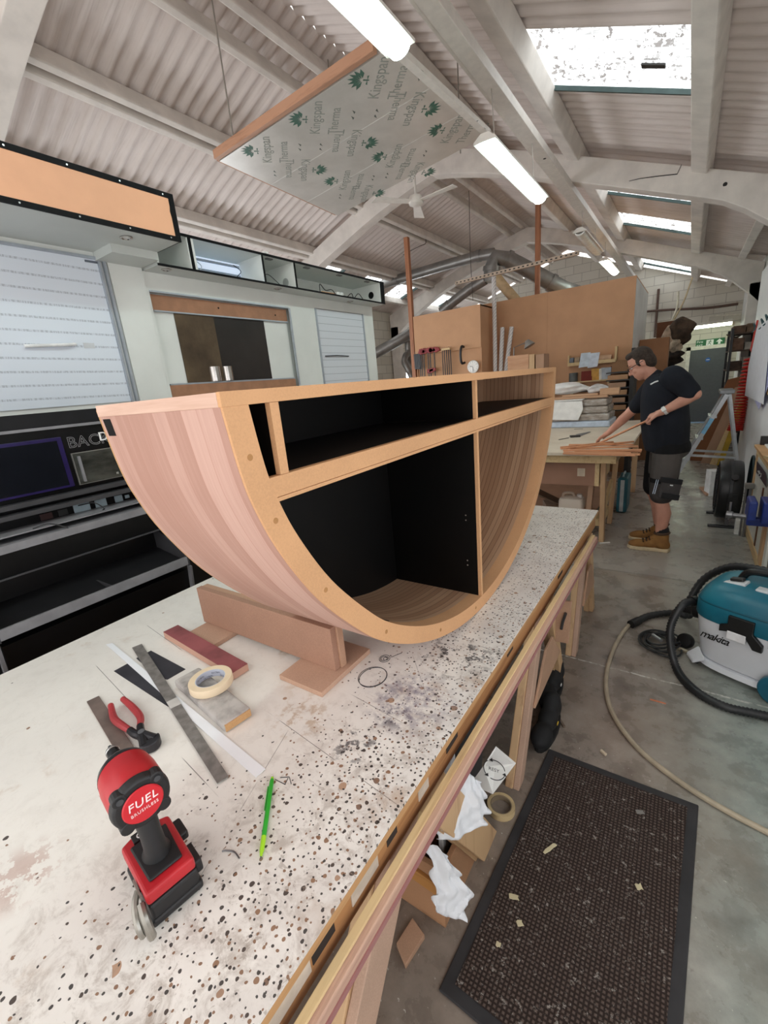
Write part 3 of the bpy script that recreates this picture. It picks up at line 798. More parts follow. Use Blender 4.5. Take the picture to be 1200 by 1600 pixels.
part('plate_face', MB().bb(BX+.0081, BX+.0095, .898, 1.196, 1.362, 1.514), grey_plate, mir)
part('handle', MB().bb(BX+.0096, BX+.022, .915, .925, 1.372, 1.50), lg, mir)
part('mark', lettering(None, 'III', .016, (BX+.0097, 1.075, 1.376), (0, 1, 0), (0, 0, 1), None, None), plain('c5c5c0'), mir)
part('lettering', lettering(None, 'BACK', .075, (BX+.002, .893, 1.545), (0, 1, 0), (0, 0, 1), None, None, spacing=1.05, outline=.0007), plain('b9babd', .4), bar)
part('lettering', lettering(None, 'D', .062, (BX+.012, 1.035, 1.56), (0, 1, 0), (0, 0, 1), None, None, extrude=.004), plain('eeeeee', .4), bar)
def ledge(z, x0, x1, t, m_, nm='ledge'): return part(nm, MB().bb(x0, x1, ya, yb, z-t, z), m_, bar, bevel=.001)
ledge(1.338, BX+.0003, BX+.05, .022, dg)
ledge(1.298, BX+.0003, BX+.08, .02, dg)
ledge(1.226, BX+.0003, BX+.14, .006, lg)
ledge(1.196, BX+.0003, BX+.17, .035, lg, 'counter_edge')
for (y, w_, h_, m_) in ((.72, .05, .03, plain('3a2020')), (.79, .04, .03, plain('2a2a2c')), (.875, .075, .05, plain('a3b4bd', .3)), (.965, .055, .04, plain('a3b4bd', .3)), (1.055, .04, .035, plain('a3b4bd', .3)), (1.1, .022, .018, plain('a3b4bd', .3))):
    part('socket_plate', MB().bb(BX+.0005, BX+.006, y-w_/2, y+w_/2, 1.245-h_/2, 1.245+h_/2), m_, bar, bevel=.001)
part('cable', MB().tube(spline([(BX+.01, .86, 1.26), (BX+.09, .9, 1.27), (BX+.11, .93, 1.235), (BX+.12, .92, 1.23)], 6), .003, 6), cable, bar)
part('cable', MB().tube(spline([(BX+.13, .62, 1.229), (BX+.15, .68, 1.235), (BX+.17, .74, 1.199)], 6), .003, 6), cable, bar)
part('panel', MB().prism([(BX+.0005, ya, 1.02), (BX+.12, ya, 1.04), (BX+.15, ya, 1.155), (BX+.0005, ya, 1.155)], (0, yb-ya, 0)), plain('08080a', .4, vary=.15, spec=.3), bar)
ledge(1.048, BX+.0005, BX+.13, .008, dg)
# lower trough
tr_ = MB().prism([(BX+.0005, .36, .915), (BX+.29, .36, .868), (BX+.29, .36, .858), (BX+.0005, .36, .905)], (0, .83, 0))
tro = part('trough', tr_, plain('1d1d1f', .4), bar)
part('lip', MB().bb(BX+.288, BX+.302, .36, 1.19, .852, .898), lg, tro, bevel=.001)
part('divider', MB().bb(BX+.1, BX+.29, .80, .808, .872, .895), dg, tro)
for y in (.35, 1.19):
    part('cheek', MB().prism([(BX+.0005, y, .87), (BX+.302, y, .845), (BX+.302, y, .905), (BX+.02, y, 1.04), (BX+.0005, y, 1.04)], (0, .01, 0)), dg, bar)
part('kick_panel', MB().prism([(BX+.0005, .36, .84), (BX+.28, .36, .82), (BX+.2, .36, .56), (BX+.0005, .36, .56)], (0, .83, 0)), plain('0e0e10', .3), bar)
for z in (.70, .685): part('kick_strip', MB().bar((BX+.235+.0015, .40, z), (BX+.235+.0015, 1.1, z), .008, .004), dg, bar)
for y in (.345, 1.2): part('support_leg', MB().bar((BX+.29, y, .84), (BX+.17, y, .0), .012, .03), lg, bar)
# ------------------------------------------------------------------ hung from the roof
TX = -1.41
part_w = plain('dcd6cf', .5, vary=.03)
tk = thing('cable_trunking', 'long white cable trunking running under the roof above the strip lights', 'trunking', (TX, 6, 3.76))
part('channel', MB().bb(TX-.055, TX+.055, Y0, 14.0, 3.76, 3.84), part_w, tk, bevel=.004)
part('side_lip', MB().bb(TX-.09, TX-.0555, Y0, 14.0, 3.78, 3.80), part_w, tk)
for y in (2.6, 5.35): part('knockout', MB().cyl((TX+.01, y, 3.7595), (TX+.01, y, 3.7585), .016, seg=12), darkm, tk)
tube_on = glow('lit strip light', 'dff7f2', TUBE)
tube_off = plain('e4e6e2', .3)
LZ = 3.32
def striplight(label, x, ya, yb, z, on, group='strip lights hung under the trunking', chain=True):
    t = thing('strip_light', label, 'light', (x, (ya+yb)/2, z), group=None)
    part('housing', MB().prism([(x-.085, ya, z+.045), (x-.03, ya, z+.085), (x+.03, ya, z+.085), (x+.085, ya, z+.045), (x+.085, ya, z+.03), (x-.085, ya, z+.03)], (0, yb-ya, 0)), part_w, t)
    part('diffuser', MB().strip([Vector((x+.06*math.cos(a), ya+.012, z+.029-.04*math.sin(a))) for a in [PI*i/8 for i in range(9)]], [Vector((x+.05*math.cos(a), ya+.012, z+.0291-.02*math.sin(a))) for a in [PI*i/8 for i in range(9)]], (0, yb-ya-.024, 0)), tube_on if on else tube_off, t, smooth=True)
    if chain:
        for y in (ya+.22, yb-.22):
            part('hanging_chain', MB().tube([(x, y, z+.085), (TX, y, 3.7595)], .004, 6), plain('b9b3ab', .5, .5), t)
    return t
striplight('lit strip light at the top edge, nearest to the camera', -1.375, .97, 2.47, LZ, True)
striplight('lit strip light hanging past the far corner of the foil board', -1.39, 3.66, 5.16, LZ, True)
p = at_x(886, 360, -1.39); q = at_x(926, 398, -1.39)
striplight('unlit strip light tilted under the trunking', -1.39, 7.1, 8.6, 3.42, False)
striplight('lit strip light above the end of the tan partition', -1.39, 9.2, 10.6, 3.40, True)

# foil faced insulation board with its print
ZB = 3.62
foil = Mat('foil insulation facing', .42, .35, .5); fn_ = foil.noise(2.2, 5, None, .6); foil.color(foil.ramp(fn_, [(.3, 'c3bfb8'), (.7, 'dcd8d2')])); foil.bump(foil.noise(7, 4), .12, .01)
cs = [at_z(343, 252, ZB), at_z(604, 78, ZB), at_z(757, 214, ZB), at_z(527, 337, ZB)]
board = thing('insulation_board', 'foil-faced insulation board printed with tree emblems, hung under the roof', 'board', sum(cs, Vector())/4)
part('foil_face', MB().prism(cs, (0, 0, .05)), foil, board)
tim = wood('timber batten', 'b98b6f', '976b52', 'X')
def edgebar(a, b, w, h, out, m_, nm, up=0):
    d = (b-a).normalized(); n_ = Vector((d.y, -d.x, 0))*out
    return part(nm, MB().bar(a+n_*(w/2+.002)+Vector((0, 0, h/2+up)), b+n_*(w/2+.002)+Vector((0, 0, h/2+up)), w, h), m_, board, bevel=.002)
edgebar(cs[0]+Vector((0, -.01, 0)), cs[1]+Vector((-.06, -.01, 0)), .04, .065, 1, tim, 'timber_edge')
edgebar(cs[1], cs[2], .055, .04, 1, part_w, 'white_trim', -.004)
edgebar(cs[3], cs[0], .03, .06, 1, tim, 'timber_edge', .01)
for y in (cs[0].y+.1, cs[3].y-.15):
    for x in (cs[0].x+.1, -1.9): part('hanger', MB().tube([(x, y, ZB+.05), (x, y, roofz(x)+.1)], .006, 6), plain('8a837a', .6), board)
seam = MB()
for f in (.36, .68):
    a = cs[0].lerp(cs[3], f); b = cs[1].lerp(cs[2], f)
    seam.bar(a+Vector((0, 0, -.0006)), b+Vector((0, 0, -.0006)), .008, .001)
part('seam_tape', seam, plain('d9d7d2', .4), board)
printm, embm, tickm = plain('959890', .6), plain('3f6656', .6), plain('5d635c', .6)
def stamp(px, py, sgn):
    prn = MB(); emb = MB(); tick = MB()
    c = at_z(340+px/2.727, 60+py/2.727, ZB); c.z = ZB-.001
    X_ = Vector((1, -1, 0)).normalized()*sgn; Y_ = Vector((-1, -1, 0)).normalized()*sgn     # read from below
    s_ = .155
    for txt, off, sz in (('Kingspan', -.06, .112), ('Therma', -.195, .105)):
        t_ = lettering(None, txt, sz, c+X_*(-.19)+Y_*(off), X_, Y_, None, None, extrude=.0003)
        prn.add(t_.v, t_.f)
    o = c+Y_*.075
    for k_ in range(-3, 4):                            # fan of leaves over a stem
        a = k_*.42; d = X_*math.sin(a)+Y_*math.cos(a); n_ = X_*math.cos(a)-Y_*math.sin(a)
        L = .105
        emb.prism([o+d*.018, o+d*(L*.6)+n_*.019, o+d*L, o+d*(L*.6)-n_*.010], (0, 0, -.0004))
    emb.prism([o-X_*.007, o+X_*.007, o+X_*.004-Y_*.04, o-X_*.004-Y_*.04], (0, 0, -.0004))
    for s2 in (-1, 1): emb.prism([o-Y_*.028, o-Y_*.034+X_*s2*.045, o-Y_*.022+X_*s2*.04], (0, 0, -.0004))
    e_ = c+Y_*(-.30)
    for s2 in (0, .07): tick.prism([e_+X_*s2, e_+X_*(s2+.02)+Y_*.008, e_+X_*(s2+.045)+Y_*.02, e_+X_*(s2+.025)-Y_*.006], (0, 0, -.0004))
    part('printed_lettering', prn, printm, board); part('printed_emblem', emb, embm, board); part('printed_tick', tick, tickm, board)
for q in ((405, 345), (195, 480), (668, 178)): stamp(*q, 1)
for q in ((385, 560), (595, 445), (850, 300)): stamp(*q, -1)
for q in ((530, 608), (738, 505), (985, 392)): stamp(*q, 1)
for q in ((645, 660), (855, 570)): stamp(*q, -1)

# ceiling fan
c = at_x(650, 316, -2.75)
fan = thing('ceiling_fan', 'white three-bladed ceiling fan beyond the foil board', 'fan', c)
part('motor', MB().lathe([(.02, .07), (.07, .06), (.085, .02), (.08, -.02), (.04, -.04)], c, seg=20), part_w, fan, smooth=True)
part('downrod', MB().cyl(c+Vector((0, 0, .06)), (c.x, c.y, roofz(c.x)+.1), .014, seg=10), part_w, fan)
for a in (-.1, 2.0, 4.1):
    d = Vector((math.cos(a), math.sin(a), 0)); n_ = Vector((-d.y, d.x, .12))
    bl = MB().prism([c+d*.08-n_*.04, c+d*.08+n_*.04, c+d*.5+n_*.07, c+d*.52-n_*.06], (0, 0, .008))
    part('blade', bl, part_w, fan)

# galvanised extraction ducting behind the partition
galv = plain('8f8d8a', .4, .55, vary=.08, scale=5)
def duct(label, pts, r, rings=()):
    t = thing('extraction_duct', label, 'duct', pts[0])
    part('pipe', MB().tube(pts, r, 16), galv, t, smooth=True)
    for f in rings:
        i = int(f*(len(pts)-1)); d = (Vector(pts[min(i+1, len(pts)-1)])-Vector(pts[max(0, i-1)])).normalized(); c_ = Vector(pts[i])
        part('collar', MB().cyl(c_-d*.04, c_+d*.04, r*1.12, seg=16), galv, t, smooth=True)
    return t
P = lambda *q, y=9.2: at_y(*q, y)
duct('grey extraction duct rising to the elbow, upper run above the small tan box', [P(572, 452), P(620, 437), P(690, 416), P(748, 400), P(772, 396)], .1, (.4, .75))
duct('fat grey duct with elbow dropping behind the tan partition', [P(768, 440), P(768, 420), P(772, 402), P(795, 406, y=9.4), P(830, 424, y=9.6), P(862, 442, y=9.8), P(880, 452, y=9.9), P(905, 458, y=11.5)], .15, (.28, .45, .8))
duct('grey duct sloping down to the small tan box', [P(758, 437), P(735, 451), P(714, 467), P(700, 478), P(690, 487)], .1, (.75,))
duct('thick grey duct at the far left wall slanting down', [P(655, 512, y=9.6), P(640, 522, y=9.4), P(612, 538, y=9.2), P(585, 553, y=9.1)], .12, (.3,))
hose_y = thing('flexible_hose', 'cream flexible extraction hose behind the tan partition', 'hose', P(775, 432, y=9))
part('hose', MB().tube(spline([P(775, 432, y=9), P(785, 445, y=9), P(800, 462, y=9), P(812, 476, y=9)], 6), .09, 14), plain('c9b08a', .6), hose_y, smooth=True)
# perforated strut carrying the drops, with its two hanging posts
strut = thing('strut_channel', 'thin perforated steel channel crossing above the partition', 'strut', at_y(800, 420, 7.6))
part('channel', MB().bar(at_y(712, 443, 7.6), at_y(905, 395, 7.6), .05, .05), plain('b9a795', .5, .3), strut)
holes_ = MB()
for i in range(28): holes_.box(at_y(712, 443, 7.6).lerp(at_y(905, 395, 7.6), (i+.5)/28)+Vector((0, -.0255, 0)), (.03, .002, .018))
part('slot', holes_, darkm, strut)
redpost = wood('reddish timber post', 'a8704f', '7f5138', 'Z')
def post(label, a, b, w):
    d = (a-b)
    return solo('hanging_post', MB().bar(b, a, w, w, up=(0, 1, 0)), redpost, label, 'post', bevel=.003)
a = at_y(635, 371, 7.3); post('reddish timber post at the left end of the small tan box', a, Vector((a.x-.02, 7.3, 0)), .075)
a = at_y(841, 322, 8.75); a.z = roofz(a.x)-.058; post('reddish timber post standing above the tan partition', a, Vector((a.x, 8.75, at_y(995, 430, 8.0).z+.0005)), .08)
def wire(label, pts, r=.006, m_=None):
    return solo('hanging_cable', MB().tube(spline(pts, 6), r, 6), m_ or plain('4a443f'), label, 'cable')
wire('thin pull cord hanging from the roof near the grey duct', [Vector((at_y(733, 308, 8.4).x, 8.4, roofz(at_y(733, 308, 8.4).x)+.11)), at_y(733, 308, 8.4), at_y(735, 400, 8.4), at_y(739, 470, 8.4)], .006)
wire('thin cable looped below the left purlin', [at_y(664, 368, 8.6), at_y(665, 380, 8.6), at_y(655, 385, 8.6), at_y(630, 398, 8.6)], .007)
# ------------------------------------------------------------------ tan partition, its racks and the back of the shop
tanw = mdf('tan partition board', 'c69a77', .03)
YP = 8.0
pl, pr = at_y(697, 486, YP), at_y(995, 430, YP)
PT = pr.z
prt = thing('partition', 'long tan board partition with a white end panel behind the man', 'partition', ((pl.x+pr.x)/2, YP+1, 0))
part('front_board', MB().bb(-4.5, -2.02, YP, YP+.02, 0, PT), tanw, prt)
part('front_board', MB().bb(-2.018, pr.x, YP, YP+.02, 0, PT), tanw, prt)
part('end_panel', MB().bb(pr.x-.02, pr.x, YP+.021, YP+2.2, 0, PT-.0), white, prt)
part('top_board', MB().bb(-4.5, pr.x, YP+.021, YP+2.2, PT-.02, PT), tanw, prt)
YB_ = 7.27
a, b = at_y(645, 495, YB_), at_y(750, 475, YB_)
zb_ = at_y(700, 549, YB_).z
box = thing('wall_cupboard', 'small tan box cupboard projecting from the partition, tools hung on its rail', 'cupboard', ((a.x+b.x)/2, 7.6, 0))
part('front_board', MB().bb(a.x, b.x, YB_, YB_+.02, zb_, b.z), tanw, box, bevel=.002)
part('side_board', MB().bb(b.x-.02, b.x, YB_+.021, YP-.001, 0, b.z), tanw, box)
part('side_board', MB().bb(a.x, a.x+.02, YB_+.021, YP-.001, 0, b.z), tanw, box)
part('top_board', MB().bb(a.x, b.x, YB_+.021, YP-.001, b.z-.02, b.z), tanw, box)
part('back_board', MB().bb(a.x+.0205, b.x-.0205, YB_+.05, YB_+.07, 0, zb_), tanw, box)
rl = part('tool_rail', MB().bb(a.x+.021, b.x-.021, YB_+.021, YB_+.0495, zb_-.0, zb_+.03), pine, box)
blackp = plain('1b1b1d', .4); redp = plain('8c1f22', .45); steel = plain('8d8d90', .35, .8)
def hang(px, py0, py1, label, red=0, w=.022, cat='clamp', grp=None, name='bar_clamp'):
    t0, t1 = at_y(px, py0, YB_-.03), at_y(px+2, py1, YB_-.03)
    if t1.z < .5: t1.z = .5
    t = thing(name, label, cat, t0, group=grp)
    part('bar', MB().bar(t0, t1, w, .012, up=(0, 1, 0)), blackp, t)
    if red:
        part('fixed_jaw', MB().prism([t0+Vector((-.03, -.015, -.02)), t0+Vector((.03, -.015, -.05)), t0+Vector((.12, -.015, -.02)), t0+Vector((.09, -.015, .03)), t0+Vector((0, -.015, .05))], (0, .03, 0)), redp, t, bevel=.004)
        if red > 1: part('sliding_jaw', MB().prism([t1+Vector((-.03, -.015, .12)), t1+Vector((.1, -.015, .14)), t1+Vector((.1, -.015, .09)), t1+Vector((-.03, -.015, .05))], (0, .03, 0)), redp, t, bevel=.004)
    part('hook', MB().tube([t0+Vector((0, .018, .03)), t0+Vector((0, .05, .035)), t0+Vector((0, .06, .02))], .004, 6), steel, t)
    return t
for i, px in enumerate((647.6, 650.2, 652.8, 655.4)):
    hang(px, 553.5-.4*i, 577, 'short black clamp in the tight bunch at the left end of the tool rail', 0, .03, grp='black clamps on the tool rail', name='spring_clamp')
for i, px in enumerate((655.8, 658.5, 661.8, 668.5, 671.8, 678.3)):
    hang(px, 550-.7*i, 588, ('red-headed bar clamp in the left bunch on the tool rail', 'red-headed bar clamp in the right bunch on the tool rail')[i > 2], 1+(i in (3, 4)), .016, grp='red-headed bar clamps, '+('left bunch', 'right bunch')[i > 2])
for i, px in enumerate((691, 694, 697.3, 700.5, 703.5)):
    hang(px, 546-.4*i, 586, 'thin black sash bar hanging in the row of five', 0, .013, grp='thin sash bars', name='sash_bar')
cb_ = at_y(697, 545.5, YB_-.06)
solo('clamp_block', MB().box(cb_, (.16, .05, .03)), pine, 'pale wooden block across the tops of the five thin sash bars', 'block', bevel=.003)
t0, t1 = at_y(722, 542, YB_-.04), at_y(722.5, 567, YB_-.04)
solo('pull_handle', MB().tube(spline([t0+Vector((.01, .05, 0)), t0+Vector((0, -.03, 0)), t0.lerp(t1, .5)+Vector((-.01, -.05, 0)), t1+Vector((0, -.03, 0)), t1+Vector((.02, .05, 0))], 6), .02, 10), blackp, 'black curved handle hanging alone on the tool rail', 'handle', smooth=True)
ck = at_y(739, 573, YB_-.03)
clk = thing('wall_clock', 'round white wall clock showing above the counter top', 'clock', ck)
part('case', MB().lathe([(.100, -.03), (.105, -.01), (.1, .006), (.088, .006)], ck+Vector((0, 0, 0)), axis=(0, -1, 0), seg=32), plain('e4e2de', .4), clk, smooth=True)
part('dial', MB().cyl(ck+Vector((0, -.0, 0)), ck+Vector((0, -.008, 0)), .087, seg=32), plain('f2f0ec', .5), clk)
hm = MB()
for i in range(12):
    a_ = i*PI/6; d = Vector((math.sin(a_), 0, math.cos(a_)))
    hm.bar(ck+d*.07+Vector((0, -.009, 0)), ck+d*.08+Vector((0, -.009, 0)), .004, .002, up=(0, 1, 0))
part('hour_marks', hm, blackp, clk)
part('hand', MB().bar(ck+Vector((0, -.011, 0)), ck+Vector((-.05, -.011, .008)), .006, .002, up=(0, 1, 0)), blackp, clk)
part('hand', MB().bar(ck+Vector((0, -.0125, 0)), ck+Vector((.005, -.0125, -.07)), .005, .002, up=(0, 1, 0)), blackp, clk)

# white rolls leaning at the partition
roll = Mat('white wrapped roll', .45); rw = roll.wave(9, 1.5, roll.co((1, 1, 1), (0, .9, .4)), 'Z'); roll.color(roll.mix(roll.step(rw, .92, .98), 'd9d5d2', '8a8a92'))
for lab, p0, p1 in (('tallest of the white wrapped tubes leaning by the small tan box', (771.5, 427), (774, 586)), ('short white wrapped tube standing upright, middle of three', (785, 512), (782, 590)), ('short white wrapped tube tilted over, nearest the desk lamp', (799.5, 511), (789, 590))):
    A, B = at_y(*p0, 7.75), at_y(*p1, 7.6); d = (B-A).normalized(); B = B+d*((B.z-.0)/-d.z)
    t = thing('paper_roll', lab, 'roll', B, group=None)
    part('wrap', MB().cyl(B, A, .036, seg=16), roll, t, smooth=True)
    part('core', MB().cyl(A, A-d*.002, .02, seg=12), plain('8b7a66'), t)
# table behind with timber box and lamp
dc = at_y(822, 566, 7.1)
solo('timber_box', MB().bb(at_y(793, 562, 7.1).x, at_y(826, 562, 7.1).x, 7.1, 7.24, .9, at_y(800, 556, 7.1).z), wood('pinkish box wood', 'c99b78', 'b5835f', 'X'), 'pinkish wooden case standing left of two pale blocks near the desk lamp', 'box', bevel=.004)
for i, (x0, x1) in enumerate(((826.5, 835), (837, 850))):
    solo('timber_block', MB().bb(at_y(x0, 560, 7.1).x, at_y(x1, 560, 7.1).x, 7.1, 7.4, .9, at_y(x0, 554, 7.1).z), pine_z if i == 0 else mdf_tan, ('narrow pale timber block beside the pinkish case', 'wider tan block right of the narrow pale block')[i], 'block', bevel=.004)
solo('side_bench', MB().bb(-2.9, -1.55, 7.05, 7.5, .0, .899), mdf_tan, 'tan side bench against the partition, hidden behind the counter', 'bench')
A = [at_y(802, 556, 7.3), at_y(803, 543, 7.3), at_y(820, 536, 7.3)]
dl = thing('desk_lamp', 'small grey desk lamp on a thin arm above the timber box', 'lamp', A[0])
A[0].z = .9
part('arm', MB().tube(A, .01, 8), plain('75706a', .4, .6), dl)
part('shade', MB().lathe([(.03, .04), (.055, 0), (.09, -.06)], A[2]+Vector((.05, 0, 0)), axis=(-.5, 0, 1), seg=16), plain('9a9893', .4, .4), dl, smooth=True)

# rack of rolls and sheets on the partition
def shelf_rack(label, px0, py0, px1, py1, px2, py2, d=.12):
    A, B, Cc = at_y(px0, py0, YP-d), at_y(px1, py1, YP-d), at_y(px2, py2, YP-d)   # bottom left, bottom right, top right
    t = thing('wall_rack', label, 'rack', (A+B)/2)
    z0, z1 = (A.z+B.z)/2, Cc.z
    part('bottom_board', MB().bb(A.x, B.x, YP-d, YP-.001, z0-.02, z0), pine, t)
    return t, A.x, B.x, z0, z1
t, x0, x1, z0, z1 = shelf_rack('pale wooden wall rack holding a tan roll and blue-white sheets', 887, 571, 962, 563, 963, 541)
part('front_lip', MB().bb(x0, x1, YP-.139, YP-.1205, z0-.02, z0+.03), pine, t)
part('end_board', MB().bb(x0, x0+.02, YP-.12, YP-.001, z0, z1-.06), pine, t); part('end_board', MB().bb(x1-.02, x1+.01, YP-.12, YP-.001, z0, z1), pine, t)
def roll_h(lab, pa, pb, py, r, m_):
    A, B = at_y(pa, py, YP-.07), at_y(pb, py-.4, YP-.07); B.z = A.z = z0+r+.001
    tt = thing('abrasive_roll', lab, 'roll', A)
    part('wrap', MB().cyl(A, B, r, seg=20), m_, tt, smooth=True); part('core', MB().cyl(B, B+Vector((.002, 0, 0)), r*.4, seg=14), darkm, tt)
roll_h('black-edged roll at the left end of the wall rack', 891, 897, 561, .055, plain('6a6f78'))
roll_h('second dark roll beside the black-edged roll in the wall rack', 898.5, 906, 561, .055, plain('a08a70'))
roll_h('long tan roll of abrasive in the upper wall rack', 933, 956, 557, .05, plain('bd9a7b'))
for lab, pa in (('left of two blue-white sheets hanging over the wall rack', 908), ('right of two blue-white sheets hanging over the wall rack', 922)):
    A = at_y(pa, 552, YP-.145); w_ = .14
    solo('paper_sheet', MB().prism([A, A+Vector((w_, 0, .0)), A+Vector((w_-.025, -.005, -.21)), A+Vector((-.03, -.005, -.22))], (0, .003, 0)), plain('c9d6e2' if pa < 915 else 'cfd9e6', .5), lab, 'paper')
t, x0, x1, z0, z1 = shelf_rack('lower wall shelf with a row of abrasive rolls under the wall rack', 875, 598, 972, 591, 972, 580)
for px in (894, 951): part('bracket', MB().box((at_y(px, 602, YP-.05).x, YP-.05, z0-.12), (.03, .1, .2)), pine, t)
def stand_roll(lab, px, r, h, m_, nm='abrasive_roll'):
    A = at_y(px, 585, YP-.07); A.z = z0+.0005
    tt = thing(nm, lab, 'roll', A)
    part('wrap', MB().cyl(A, A+Vector((0, 0, h)), r, seg=20), m_, tt, smooth=True); part('core', MB().cyl(A+Vector((0, 0, h)), A+Vector((0, 0, h+.001)), r*.45, seg=14), darkm, tt)
stand_roll('grey and cream tin-like roll at the left of the lower shelf', 896, .066, .14, plain('5d605d'))
solo('abrasive_pad', MB().box((at_y(917, 585, YP-.07).x, YP-.07, z0+.076), (.16, .05, .15)), plain('7a2f26', .8), 'dark red pad on the lower wall shelf, left of the yellow sheet', 'pad')
solo('abrasive_sheet', MB().box((at_y(931, 584, YP-.07).x, YP-.09, z0+.09), (.12, .02, .18), (.25, 0, 0)), plain('d2a155', .8), 'yellow abrasive sheet leaning on the lower wall shelf', 'sheet')
solo('abrasive_sheet', MB().box((at_y(938.5, 583, YP-.07).x, YP-.09, z0+.085), (.035, .02, .17), (.25, 0, 0)), plain('e9e6df', .8), 'narrow white sheet next to the yellow sheet', 'sheet')
solo('abrasive_sheet', MB().box((at_y(947.5, 582, YP-.07).x, YP-.09, z0+.09), (.14, .02, .18), (.25, 0, 0)), plain('b9c2cc', .8), 'pale grey-blue sheet leaning left of the maroon pad', 'sheet')
solo('abrasive_pad', MB().box((at_y(964, 581, YP-.07).x, YP-.07, z0+.096), (.17, .05, .19)), plain('5d211f', .8), 'maroon pad at the right end of the lower wall shelf', 'pad')
sg = at_y(974, 592, YP-.01)
s_ = thing('fire_sign', 'small red and white fire equipment sign on the partition', 'sign', sg)
part('plate', MB().box(sg, (.15, .01, .17)), plain('e8e4de'), s_)
part('red_field', MB().box(sg+Vector((-.03, -.006, .02)), (.07, .002, .1)), plain('b3261f'), s_)
part('symbol', MB().box(sg+Vector((-.03, -.008, .02)), (.02, .002, .06)), plain('f0ece6'), s_)
for i, (y_, lab, col) in enumerate(((608, 'black sash cramp lying along the partition, upper', '26262a'), (612, 'blue-handled sash cramp below the upper black cramp', '30354d'))):
    A, B = at_y(865, y_+6+i*9, YP-.06), at_y(975, y_+i*9, YP-.06); z = (A.z+B.z)/2; A.z = B.z = z
    t = thing('sash_cramp', lab, 'clamp', A)
    part('bar', MB().bar(A, B, .03, .02), blackp, t); part('jaw', MB().box(A.lerp(B, .72), (.1, .07, .07)), plain(col, .5), t, bevel=.008); part('jaw', MB().box(A.lerp(B, .9), (.06, .06, .06)), plain(col, .5), t, bevel=.008)
    part('wall_hook', MB().bar(A.lerp(B, .2)+Vector((0, .062, 0)), A.lerp(B, .2)-Vector((0, .02, .02)), .02, .02), pine, t)
# timber rack by the partition end
A, B = at_y(958, 660, 7.6), at_y(985, 600, 7.6)
rk = thing('offcut_rack', 'rack of short tan offcuts on black arms at the end of the partition', 'rack', ((A.x+B.x)/2, 7.7, 0))
part('backing_board', MB().bb(A.x-.1, B.x+.02, 7.9, 7.94, 0, 1.75), mdf('rack board', 'a8805f'), rk)
for i in range(6): part('arm', MB().bb(A.x-.12, B.x, 7.5, 7.899, 1.02+.11*i, 1.035+.11*i), blackp, rk)
part('post', MB().bb(B.x, B.x+.05, 7.45, 7.95, 0, 1.9), plain('1d1b1a'), rk)
for i in range(5):
    solo('timber_offcut', MB().bb(A.x-.1, B.x-.03-.02*(i % 2), 7.52, 7.85, 1.0355+.11*i, 1.0355+.11*i+.07), mdf_tan if i % 2 else mdf('tan offcut', 'b58d6b'), 'tan offcut lying in the black-armed rack, %s' % ('on the lowest arm', 'on the second arm up', 'on the middle arm', 'on the second arm from the top', 'on the top arm')[i], 'offcut', bevel=.003)
bb_ = at_y(1003, 555, 8.4)
solo('cardboard_box', MB().bb(pr.x+.012, bb_.x+.33, 9.0, 9.4, 1.2, at_y(1003, 531, 9).z), mdf('brown box', '9a6f50'), 'plain brown box behind the head of the man', 'box', bevel=.004)
solo('cabinet_base', MB().bb(pr.x+.01, bb_.x+.35, 8.95, 9.6, 0, 1.1995), mdf('brown cabinet', '8d6649'), 'brown cabinet standing past the partition end behind the man', 'cabinet', bevel=.004)

# ---- end wall: door, exit sign, tube light, coats
d0, d1 = at_y(1079, 548, Y1), at_y(1137, 543, Y1)
dw = plain('54585b', .45, vary=.03)
door = struct('door_1', MB().bb(d0.x, d1.x, Y1-.05, Y1-.001, .01, d0.z), dw)
part('door_frame', MB().bb(d0.x-.09, d0.x-.001, Y1-.06, Y1-.001, 0, d0.z+.09), plain('e0ddd2', .5), door)
part('door_frame', MB().bb(d1.x+.001, d1.x+.09, Y1-.06, Y1-.001, 0, d0.z+.09), plain('e0ddd2', .5), door)
part('door_frame', MB().bb(d0.x-.09, d1.x+.09, Y1-.06, Y1-.001, d0.z+.001, d0.z+.09), plain('e0ddd2', .5), door)
bs = at_y(1106, 562, Y1-.055)
sg2 = thing('door_notice', 'round blue notice on the grey door', 'sign', bs)
part('disc', MB().cyl(bs+Vector((0, .004, 0)), bs, .055, seg=24), plain('2c5fa8', .4), sg2)
part('bar', MB().box(bs+Vector((0, -.002, 0)), (.07, .003, .016)), plain('dfe6ee', .4), sg2)
solo('floor_strip', MB().bb(d0.x, d1.x, Y1-.35, Y1-.12, .0, .012), plain('9cb8dc', .4), 'pale blue strip on the floor at the foot of the grey door', 'strip')
ex = at_y(1109.5, 535, Y1-.03)
es = thing('exit_sign', 'green fire exit sign over the grey door', 'sign', ex)
part('plate', MB().box(ex, (.60, .02, .17), (0, math.radians(0), 0)), plain('1d6a3e', .5), es)
wsg = plain('eef2ee', .5)
part('lettering', lettering(None, 'Fire', .085, ex+Vector((-.28, -.012, .008)), (1, 0, 0), (0, 0, 1), None, None), wsg, es)
part('lettering', lettering(None, 'exit', .085, ex+Vector((-.28, -.012, -.07)), (1, 0, 0), (0, 0, 1), None, None), wsg, es)
run = MB().box(ex+Vector((-.005, -.011, 0)), (.15, .002, .13))
part('pictogram_panel', run, wsg, es)
rm = MB(); o = ex+Vector((-.005, -.0125, 0))
rm.cyl(o+Vector((.01, 0, .045)), o+Vector((.01, -.001, .045)), .012, seg=12)
